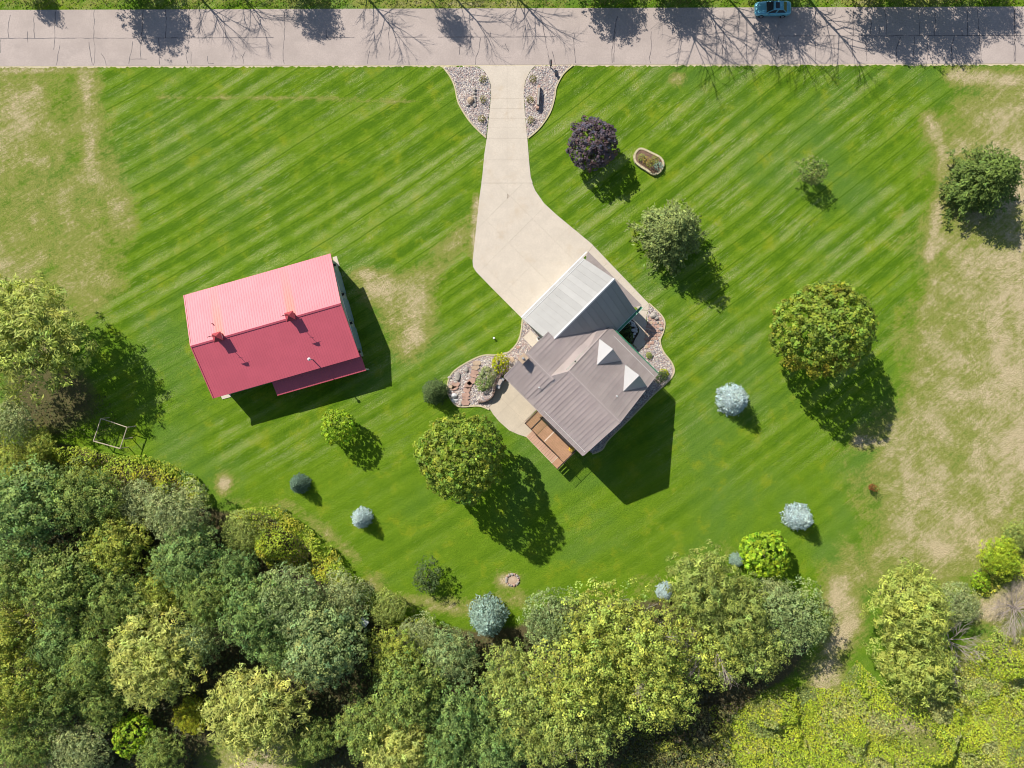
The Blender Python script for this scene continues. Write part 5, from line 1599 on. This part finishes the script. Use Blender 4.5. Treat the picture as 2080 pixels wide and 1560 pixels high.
proto('bare', 'bare_tree', None, mb_mesh(twigs(18, 12.0, 5.0, 13, 7, 5, .125, 1.0), 'bare_branches', M['bark']), 5.0, 12.0, .6)

proto('brush', 'dead_brush', None, mb_mesh(twigs(19, 2.6, 3.4, 46, 8, 6, .05, .55), 'brush_branches', M['deadwood']), 3.4, 2.6, .5)
NTREE = 0
def tree(kind, px, py, R, H, col, label, cat='tree', group=None, rot=None, name=None, z=0.0, world_xy=None, lean=True, squash=1.0):
    """R, H in metres; px, py is where the photograph shows the middle of the crown"""
    global NTREE
    NTREE += 1
    nm, crown, trunk, R0, H0, hc = PROTO[kind]
    x, y = world_xy if world_xy else at(px, py, hc * H + z)
    root = thing(name or nm, (x, y, z), label, cat, group)
    root.scale = (R / R0, R / R0 * squash, H / H0)
    root.rotation_euler = (0, 0, (NTREE * 1.37) % 6.283 if rot is None else rot)
    if trunk is not None:
        o = bpy.data.objects.new('branches' if crown is None else 'trunk', trunk); COL.objects.link(o); o.parent = root
    if crown is not None:
        o = bpy.data.objects.new('crown', crown); COL.objects.link(o); o.parent = root
        o.color = (col[0], col[1], col[2], 1)
    return root

# leaf colours
C_MAPLE = (0.215, 0.290, 0.034); C_LIME = (0.28, 0.42, 0.022); C_PURPLE = (0.125, 0.094, 0.120)
C_BLUE = (0.40, 0.50, 0.525); C_BLUED = (0.105, 0.17, 0.12); C_TEAL = (0.24, 0.34, 0.28); C_DARK = (0.085, 0.130, 0.040)
C_PINE = (0.205, 0.255, 0.075); C_PINE2 = (0.125, 0.185, 0.036)
C_DEC = (0.225, 0.300, 0.066); C_DECB = (0.200, 0.300, 0.082); C_DECY = (0.325, 0.375, 0.058); C_GREY = (0.320, 0.370, 0.148); C_GREYB = (0.262, 0.338, 0.125)
C_POP = (0.375, 0.430, 0.080); C_POPD = (0.305, 0.365, 0.084); C_WIL = (0.47, 0.50, 0.128); C_WILG = (0.410, 0.465, 0.098)
C_SHRUB = (0.38, 0.40, 0.025); C_YEL = (0.40, 0.42, 0.010)

# --- trees standing on the lawn
tree('purple', 1206, 289, 2.8, 5.7, C_PURPLE, 'round purple-leaved maple on the lawn beside the driveway')
tree('pine', 1360, 474, 3.9, 10.4, C_PINE, 'broad olive-green pine on the lawn across from the garage')
tree('maple', 1674, 665, 5.4, 14.9, C_MAPLE, 'large maple turning orange on the right-hand lawn')
tree('maple2', 936, 932, 5.0, 14.6, C_MAPLE, 'large round maple with reddish tips below the patio', rot=0.4)
tree('spruce', 1488, 811, 2.1, 5.0, C_BLUE, 'rounded pale blue spruce on the lawn between the house and the orange maple', group='pale blue spruces')
tree('spruce', 883, 796, 1.75, 3.9, C_DARK, 'rounded dark green conifer touching the rock garden edging', name='conifer')
tree('small', 686, 867, 2.05, 5.4, C_LIME, 'small bright green round tree below the barn')
tree('spruce', 609, 983, 1.35, 3.4, C_BLUED, 'small dark blue-green spruce beside the yellow-green thicket')
tree('spruce', 735, 1052, 1.4, 3.4, C_BLUE, 'small pale blue spruce on the lower left lawn', group='pale blue spruces')
tree('sparse', 868, 1175, 2.0, 3.6, C_DARK, 'thin dark sapling near the fire pit')
tree('sparse', 1651, 352, 1.8, 4.2, C_PINE, 'thin young tree on the upper right lawn')
tree('pine', 1996, 369, 4.25, 8.8, C_PINE2, 'dark green broad conifer on dry grass at the right edge')
tree('spruce', 1621, 1050, 1.85, 4.4, C_BLUE, 'pale blue spruce near the bright green tree on the lower right lawn', group='pale blue spruces')
tree('small', 1556, 1127, 2.85, 5.8, C_LIME, 'bright lime-green round tree at the edge of the lower woods')
tree('spruce', 1496, 1137, .95, 2.2, C_TEAL, 'tiny blue-green spruce beside the lime-green tree')
tree('spruce', 1350, 1201, 1.2, 2.4, C_BLUE, 'small pale spruce half hidden by the poplars', group='pale blue spruces')
tree('spruce', 991, 1252, 2.6, 6.4, C_TEAL, 'large grey-blue spruce standing at the edge of the woods')
tree('sparse', 1771, 990, .55, 1.7, (0.25, 0.10, 0.03), 'tiny orange-leaved sapling on the dry right-hand grass')

# --- shrubs in the beds
for px, py, t in ((981, 161, 'left gravel bed, nearest the road'), (981, 202, 'left gravel bed, beside the ledge stones'), (978.5, 242, 'left gravel bed, farthest from the road'),
                  (1083, 161, 'mailbox gravel bed, nearest the road'), (1077, 203, 'mailbox gravel bed, beside the low stone wall'), (1078, 244, 'mailbox gravel bed, farthest from the road')):
    tree('shrub', px, py, .44, .6, (0.20, 0.19, 0.028), 'clipped olive shrub in the ' + t, 'shrub', 'clipped shrubs beside the driveway entrance')
tree('bush', 1015, 738, 1.15, 1.9, C_YEL, 'bright yellow-green bush in the rock garden', 'bush')
tree('sparse', 990, 762, 1.35, 1.6, (0.27, 0.31, 0.13), 'loose pale grassy plant in the middle of the rock garden', 'plant', name='perennial_plant', z=.45)
tree('bush', 983, 778, 1.0, .9, (0.20, 0.30, 0.07), 'green spreading plant on the mound above the retaining wall', 'plant', name='perennial_plant', z=.7)
tree('bush', 1350, 757, .55, .8, C_SHRUB, 'small yellow-green bush at the front corner of the house', 'bush')
tree('bush', 1343, 765, .75, 1.1, C_DARK, 'dark bush in the shade of the front house corner', 'bush')
tree('bush', 1318, 722, .4, .5, C_POPD, 'low plant in the gravel before the front wall', 'plant', name='perennial_plant')
tree('bush', 1268, 668, .8, 1.0, C_DARK, 'dark leafy bush in the courtyard bed near the garage', 'bush')
tree('bush', 1277, 684, .7, .9, C_DARK, 'dark leafy bush in the courtyard bed near the front wall', 'bush')
for px, py, R, col, t in ((1303, 320, .3, (0.20, 0.24, 0.05), 'pale green plant at the driveway end of the flower bed'), (1312, 326, .32, (0.28, 0.22, 0.05), 'yellowish plant in the middle of the flower bed'), (1321, 333, .34, (0.22, 0.21, 0.04), 'olive plant right of the middle of the flower bed'),
                          (1330, 326, .34, (0.20, 0.22, 0.04), 'green plant along the upper edge of the flower bed'), (1337, 338, .36, (0.20, 0.30, 0.25), 'blue-green hosta at the far end of the flower bed'), (1327, 344, .28, (0.09, 0.06, 0.04), 'dark bronze plant at the lower end of the flower bed')):
    tree('shrub', px, py, R * 1.55, .6, [q * 1.35 for q in col], t, 'plant', 'plants in the flower bed', z=.3, name='flower_bed_plant')

# --- woods along the lower edge
W = [
 # px, py, R m, H m, kind, colour, label
 (55, 690, 7.4, 12.5, 'wil', C_WILG, 'large yellow-green willow at the left edge above the woods'),
 (30, 855, 3.2, 4.5, 'grey', C_GREY, 'grey-green bush at the left edge below the willow'),
 (80, 905, 2.6, 3.6, 'dec2', C_DECY, 'yellow-green bush by the left edge below the willow'),
 (20, 960, 3.6, 5.0, 'dec', C_DECY, 'light green bushy tree at the left edge above the dark woods'),
 (60, 1035, 6.6, 9.0, 'dec', C_DECB, 'broad dark green tree near the left edge at the top of the woods'),
 (175, 1010, 5.0, 8.0, 'dec2', C_DEC, 'dark green tree second from the left at the top of the woods'),
 (285, 1020, 3.4, 5.5, 'grey', C_GREY, 'pale grey-green tree behind the timber frame'),
 (365, 1040, 4.2, 6.5, 'grey', C_GREY, 'silvery grey-green tree beside the bare patch of lawn'),
 (240, 1110, 4.6, 7.5, 'dec', C_DECY, 'light green tree left of the silvery tree'),
 (385, 1130, 5.2, 8.5, 'dec2', C_DECB, 'bluish green tree below the silvery tree'),
 (480, 1150, 3.0, 5.5, 'dec', C_DECB, 'small dark teal tree right of the bluish green one'),
 (495, 1075, 3.0, 4.5, 'grey', C_POPD, 'olive bush at the thicket edge beside the lawn'),
 (35, 1165, 5.0, 8.5, 'dec2', C_DEC, 'green tree at the left edge in the upper woods'),
 (140, 1180, 5.6, 8.5, 'dec', C_DEC, 'green tree in the upper left woods'),
 (240, 1215, 4.8, 8.0, 'dec2', C_DEC, 'mid green tree above the yellow willow on the left'),
 (330, 1195, 3.6, 7.0, 'dec', C_DECY, 'light green tree above the yellow willow on the left'),
 (425, 1215, 3.8, 7.5, 'dec2', C_DEC, 'dark tree between the yellow willow and the bluish trees'),
 (20, 1290, 4.8, 8.5, 'dec', C_DECY, 'yellowish tree at the left edge beside the dead twigs'),
 (130, 1300, 4.6, 8.0, 'dec2', C_DECB, 'bluish tree beside the dead twigs on the left'),
 (205, 1335, 4.4, 8.0, 'dec', C_DEC, 'dark green tree left of the yellow willow'),
 (322, 1330, 6.2, 10.5, 'wil', C_WIL, 'yellow willow crown in the left woods'),
 (405, 1295, 3.6, 8.5, 'grey', C_GREYB, 'grey tree pressed against the yellow willow'),
 (520, 1240, 4.8, 8.5, 'dec', C_DECB, 'bluish green tree at the middle of the left woods'),
 (600, 1215, 4.8, 8.0, 'grey', C_GREYB, 'soft grey-green tree behind the yellow-green thicket'),
 (565, 1300, 4.2, 8.5, 'dec2', C_DECB, 'blue-green tree above the lower willow'),
 (655, 1310, 5.6, 9.5, 'dec', C_GREYB, 'wide grey-green tree beside the dark gap in the woods'),
 (700, 1215, 3.6, 5.5, 'grey', C_GREY, 'pale olive tree left of the white box'),
 (690, 1255, 3.0, 6.0, 'dec2', C_DECB, 'dark blue-green tree below the pale olive one'),
 (790, 1230, 2.6, 3.6, 'grey', C_POPD, 'low olive bush right of the white box'),
 (800, 1325, 3.6, 6.0, 'pop', C_DECY, 'yellow-green small tree right of the dark gap'),
 (850, 1290, 3.0, 4.5, 'grey', C_GREY, 'thin grey bush with a fallen branch near the lawn'),
 (835, 1405, 5.0, 8.5, 'dec', C_DEC, 'green tree left of the red-brown dead shrub'),
 (915, 1330, 4.0, 6.5, 'dec2', C_GREYB, 'grey-green tree below the large spruce'),
 (935, 1445, 5.0, 9.5, 'dec', C_DECB, 'bluish green tree below the red-brown dead shrub'),
 (30, 1400, 5.2, 9.0, 'dec2', C_DECY, 'yellow-green tree at the left edge in the lower woods'),
 (120, 1410, 4.6, 8.0, 'dec', C_DEC, 'green tree in the lower left woods'),
 (215, 1420, 3.6, 7.0, 'dec2', C_DEC, 'dark green tree under the yellow willow'),
 (270, 1490, 2.3, 4.6, 'small', C_LIME, 'bright lime bush in the lower left woods'),
 (60, 1500, 4.6, 7.5, 'dec2', C_DEC, 'dark tree near the lower left corner'),
 (160, 1510, 4.6, 7.0, 'grey', C_GREY, 'grey-green tree near the lower left corner'),
 (330, 1530, 3.2, 5.0, 'dec', C_DEC, 'dark bushy tree at the lower edge beside the lime bush'),
 (390, 1450, 2.6, 3.2, 'dec2', C_SHRUB, 'low yellow bush between the two yellow willows'),
 (525, 1450, 6.4, 10.5, 'wil', C_WIL, 'yellow willow crown above the tan clearing'),
 (640, 1500, 3.0, 5.0, 'dec', C_DEC, 'dark bush right of the lower yellow willow'),
 (745, 1480, 4.2, 8.0, 'dec', C_DEC, 'green tree at the lower edge left of the pale willow'),
 (820, 1515, 4.8, 9.5, 'wil2', C_WIL, 'pale willow crown cut by the lower edge'),
 (905, 1530, 3.8, 8.0, 'dec2', C_DECB, 'blue-green tree cut by the lower edge beside the pale willow'),
 (1010, 1510, 4.2, 8.5, 'dec', C_DECB, 'bluish tree cut by the lower edge left of the poplars'),
 (1118, 1250, 4.2, 8.5, 'grey', C_GREYB, 'silvery grey tree at the lawn edge right of the large spruce'),
 (1035, 1360, 3.4, 7.0, 'pop', C_POPD, 'olive tree between the large spruce and the poplars'),
 (1225, 1265, 5.2, 10.5, 'pop', C_POP, 'yellow-green poplar nearest the lawn'),
 (1065, 1410, 5.4, 10.5, 'pop', C_POPD, 'olive poplar on the left of the poplar grove'),
 (1170, 1370, 5.4, 12.0, 'pop', C_POP, 'yellow-green poplar in the centre of the grove'),
 (1185, 1465, 5.0, 11.0, 'pop', C_POPD, 'poplar at the lower end of the grove'),
 (1095, 1485, 4.4, 10.0, 'pop', C_POPD, 'olive poplar at the lower left of the grove'),
 (1310, 1300, 5.0, 11.5, 'pop', C_POP, 'yellow-green poplar right of the grove centre'),
 (1330, 1390, 5.0, 11.5, 'pop', C_POP, 'poplar with pale branches on the right of the grove'),
 (1250, 1410, 4.6, 11.0, 'pop', C_POP, 'tall poplar low in the grove above the shaded ground'),
 (1425, 1200, 5.2, 8.0, 'wil2', C_POPD, 'olive tree with bristly twigs at the lawn edge'),
 (1490, 1245, 5.0, 9.0, 'wil2', C_POPD, 'olive tree between the lime-green tree and the poplars'),
 (1440, 1310, 4.8, 10.0, 'pop', C_POP, 'yellow poplar with bare pale twigs below the olive tree'),
 (1525, 1310, 4.2, 8.0, 'pop', C_POPD, 'poplar at the right end of the grove'),
 (1600, 1250, 4.8, 8.0, 'grey', C_GREYB, 'silvery green tree below the lime-green tree'),
 (1560, 1215, 3.2, 6.0, 'grey', C_GREY, 'small grey tree in the shade of the lime-green tree'),
 (1845, 1225, 5.0, 8.5, 'wil2', C_WILG, 'yellow-green willow on the dry ground at lower right'),
 (1850, 1330, 5.0, 8.0, 'wil2', C_WILG, 'yellow-green willow just below the other on the lower right'),
 (1935, 1220, 3.0, 5.0, 'grey', C_GREY, 'thin grey bush beside the right-hand willows'),
 (2028, 1128, 2.9, 4.2, 'dec2', (0.36, 0.46, 0.03), 'bright yellow-green bush at the right edge'),
 (2062, 1085, 2.2, 3.2, 'dec2', C_POPD, 'olive bush at the right edge above the bright one'),
 (1990, 1180, 1.2, 2.0, 'bush', C_LIME, 'small green bush left of the bright right-edge bush'),
]
for i, (px, py, R, H, k, c, lab) in enumerate(W):
    tree(k, px, py, R * (0.94 if k.startswith('dec') else 1.0), H * (0.92, 1.18, 1.05)[i % 3], c, lab, group='trees of the lower woods')
tree('dead', 1930, 1305, 4.2, 6.0, None, 'bare grey dead tree leaning out of the right-hand willows')
tree('brush', 2062, 1235, 4.4, 3.0, None, 'bare grey brush at the right edge')
tree('dead', 50, 1275, 2.4, 7.0, None, 'dead twigs among the left woods')
tree('deadred', 903, 1375, 2.3, 5.5, None, 'red-brown dead shrub in the middle of the woods')
tree('dead', 1345, 1335, 4.4, 10.8, None, 'bare pale branches showing through the poplars')
tree('dead', 1440, 1290, 4.0, 9.8, None, 'bare twigs showing through the yellow poplar')

# --- trees north of the road: out of the picture, their shadows lie across the asphalt
N = [
 # kind, shadow centre px, py, R, H, label
 ('dec', 313, 34, 4.3, 9.0, 'leafy tree beyond the road opposite the left lawn'),
 ('dec', 95, 18, 1.7, 5.2, 'short leafy tree beyond the road at the left edge'),
 ('dec2', 635, 25, 3.2, 6.6, 'leafy tree beyond the road opposite the barn'),
 ('bare', 445, 38, 5.2, 10.5, 'bare tree beyond the road right of the left leafy tree'),
 ('bare', 525, 34, 5.0, 10.0, 'bare tree beyond the road above the barn'),
 ('bare', 790, 48, 5.5, 11.5, 'bare tree beyond the road left of the driveway'),
 ('dec2', 912, 48, 1.7, 7.6, 'slim leafy tree beyond the road just left of the driveway'),
 ('bare', 965, 38, 5.0, 10.0, 'bare tree beyond the road in line with the driveway'),
 ('bare', 1090, 40, 5.5, 10.5, 'bare tree beyond the road right of the driveway'),
 ('dec', 1245, 22, 4.0, 7.0, 'leafy tree beyond the road right of the mailbox'),
 ('bare', 1480, 75, 5.5, 14.0, 'slender bare tree beyond the road close to the parked car'),
 ('bare', 1430, 95, 6.0, 15.0, 'bare tall tree beyond the road left of the parked car'),
 ('dec', 1385, 16, 3.4, 6.6, 'low leafy tree beyond the road left of the parked car'),
 ('dec2', 1585, 30, 4.4, 8.6, 'leafy tree shading the parked car'),
 ('bare', 1555, 85, 5.0, 14.0, 'slender bare tree just above the parked car'),
 ('bare', 1620, 92, 6.0, 14.5, 'bare tree beyond the road above the parked car'),
 ('bare', 1720, 85, 6.0, 14.0, 'bare tree beyond the road right of the parked car'),
 ('dec', 1810, 42, 4.8, 10.0, 'tall leafy tree beyond the road shading the right-hand asphalt'),
 ('dec2', 1920, 45, 4.6, 10.0, 'tall leafy tree beyond the road near the right edge'),
 ('dec2', 2010, 18, 3.4, 8.0, 'short leafy tree beyond the road at the right edge'),
]
for (k, px, py, R, H, lab) in N:
    X, Y = at(px, py); hc = PROTO[k][5] * H
    tree(k, 0, 0, R, H, C_DEC, lab, world_xy=(X - .733 * hc, max(Y + .833 * hc, 51.4)), group='trees beyond the road')

# ------------------------------------------------------------------ thickets and undergrowth
def cover(name, px, label, dens, hmin, hmax, leaf, cols, seed, gap=0.0, holes=(), mounds=0, mh=1.2):
    P = pxs(px)
    rng = np.random.default_rng(seed)
    n = int(area(P) * dens)
    p = scatter_in(P, n, rng)
    for h in holes: p = p[~inpoly(p[:, 0], p[:, 1], pxs(h))]
    n = len(p)
    f = np.zeros(n); g = np.zeros(n)
    for _ in range(9):
        w = rng.normal(size=2) * rng.uniform(.5, 2.6)
        f += np.sin(p @ w + rng.uniform(0, 6.28))
        w = rng.normal(size=2) * rng.uniform(.15, .7)
        g += np.sin(p @ w + rng.uniform(0, 6.28))
    f = 0.5 + f / 7.5; g = np.clip(0.5 + g / 6.0 + rng.normal(0, .12, n), 0, 1)
    if gap:
        q = np.zeros(n)
        for _ in range(7):
            w = rng.normal(size=2) * rng.uniform(.3, 1.3)
            q += np.sin(p @ w + rng.uniform(0, 6.28))
        kp = (q / 5.3 + rng.normal(0, .15, n)) > (-1 + 2 * gap) * .8
        p, f, g = p[kp], f[kp], g[kp]; n = len(p)
    z = hmin + (hmax - hmin) * np.clip(f, 0, 1) * rng.uniform(.35, 1.0, n)
    cols = np.array(cols)
    if mounds:
        mc = scatter_in(P, mounds, rng); mr = rng.uniform(.6, 2.0, mounds); mz = rng.uniform(.35, 1.0, mounds) * mh * mr / 1.4; mg = rng.uniform(0, 1, mounds)
        for a in range(mounds):
            dd = np.exp(-((p - mc[a]) ** 2).sum(1) / mr[a] ** 2)
            z = z + mz[a] * dd * rng.uniform(.75, 1.05, n)
            g = np.where(dd > .4, mg[a] * .7 + g * .3, g)
    k = np.clip(g * (len(cols) - 1), 0, len(cols) - 1.001); i = k.astype(int); fr = (k - i)[:, None]
    c = cols[i] * (1 - fr) + cols[i + 1] * fr
    c = c * val_tint(n, rng, .22, .08)
    Nn = np.array([-.25, .28, 1.0]) + rng.normal(scale=.5, size=(n, 3))
    cen = np.array(P).mean(0)
    C = np.stack([p[:, 0] - cen[0], p[:, 1] - cen[1], z], 1)
    V, Q, T = leaves(C, Nn, leaf, 1.7, rng, c)
    me = np_mesh(name, V, Q, T); me.materials.append(LF)
    o = bpy.data.objects.new(name, me); COL.objects.link(o)
    o.location = (cen[0], cen[1], 0)
    tag(o, label, None, kind='stuff')
    return o
BR = [(0.20, 0.27, 0.05), (0.33, 0.40, 0.03), (0.27, 0.37, 0.04), (0.40, 0.39, 0.03), (0.20, 0.29, 0.07)]
cover('bramble_thicket', [(-40, 880), (120, 885), (140, 905), (190, 905), (250, 925), (300, 922), (350, 940), (400, 965), (428, 1000), (436, 1030), (380, 1030), (300, 990), (200, 1010), (100, 980), (-40, 960)], 'yellow-green bramble thicket below the timber frame', 75, .15, 1.0, .27, BR, 1, mounds=45, mh=1.4)
cover('bramble_thicket', [(470, 1040), (520, 1024), (570, 1022), (620, 1060), (680, 1108), (735, 1175), (780, 1225), (830, 1240), (870, 1250), (860, 1275), (790, 1260), (700, 1200), (620, 1165), (550, 1150), (530, 1100), (490, 1080)], 'yellow-green bramble thicket along the edge of the lower lawn', 75, .15, 1.0, .27, BR, 2, mounds=45, mh=1.4)
cover('weedy_meadow', [(1480, 1600), (1450, 1490), (1490, 1435), (1540, 1400), (1640, 1392), (1700, 1400), (1740, 1340), (1790, 1390), (1880, 1400), (1960, 1340), (2000, 1260), (2040, 1290), (2150, 1300), (2150, 1600)], 'bright yellow-green weeds covering the lower right ground', 85, .03, .8, .24, [(0.20, 0.25, 0.07), (0.38, 0.44, 0.03), (0.30, 0.40, 0.03), (0.43, 0.46, 0.04), (0.32, 0.33, 0.13), (0.31, 0.42, 0.03), (0.42, 0.48, 0.04)], 3, gap=.16, mounds=130, mh=1.7)
cover('weedy_meadow', [(2150, 1040), (2080, 1060), (2030, 1095), (1992, 1150), (1980, 1200), (2000, 1215), (2040, 1180), (2150, 1170)], 'weeds along the right edge around the bright bush', 40, .1, .8, .28, [(0.36, 0.40, 0.04), (0.46, 0.45, 0.07), (0.37, 0.45, 0.03)], 4)
cover('undergrowth', [(-60, 990), (130, 1000), (300, 1000), (420, 1040), (540, 1110), (640, 1170), (760, 1240), (900, 1280), (960, 1290), (1060, 1290), (1120, 1240), (1380, 1240), (1450, 1200), (1560, 1240), (1620, 1300), (1530, 1410), (1470, 1460), (1500, 1600), (-60, 1600)], 'dark undergrowth between the trees of the woods', 11, .1, 2.0, .45, [(0.06, 0.075, 0.03), (0.10, 0.11, 0.035), (0.08, 0.10, 0.035), (0.12, 0.10, 0.05)], 5, holes=([(420, 1490), (640, 1500), (640, 1600), (380, 1600)],))
cover('long_grass', [(0, 860), (60, 820), (150, 800), (215, 800), (240, 850), (200, 890), (120, 890), (0, 890)], 'rough grass in the shade below the willow', 14, .02, .35, .22, [(0.08, 0.10, 0.03), (0.12, 0.13, 0.04)], 6)
cover('verge_grass', [(-60, 17), (2140, 9), (2140, -40), (-60, -40)], 'rough grass verge beyond the road', 16, .02, .45, .20, [(0.13, 0.16, 0.02), (0.22, 0.20, 0.05), (0.16, 0.19, 0.02)], 7)
cover('shaded_weeds', [(1240, 1600), (1290, 1490), (1400, 1430), (1495, 1425), (1470, 1500), (1500, 1600)], 'olive weeds in the shade below the poplars', 60, .05, .7, .26, [(0.16, 0.20, 0.05), (0.27, 0.30, 0.04), (0.22, 0.20, 0.10), (0.30, 0.32, 0.04)], 8, gap=.2, mounds=25, mh=1.2)
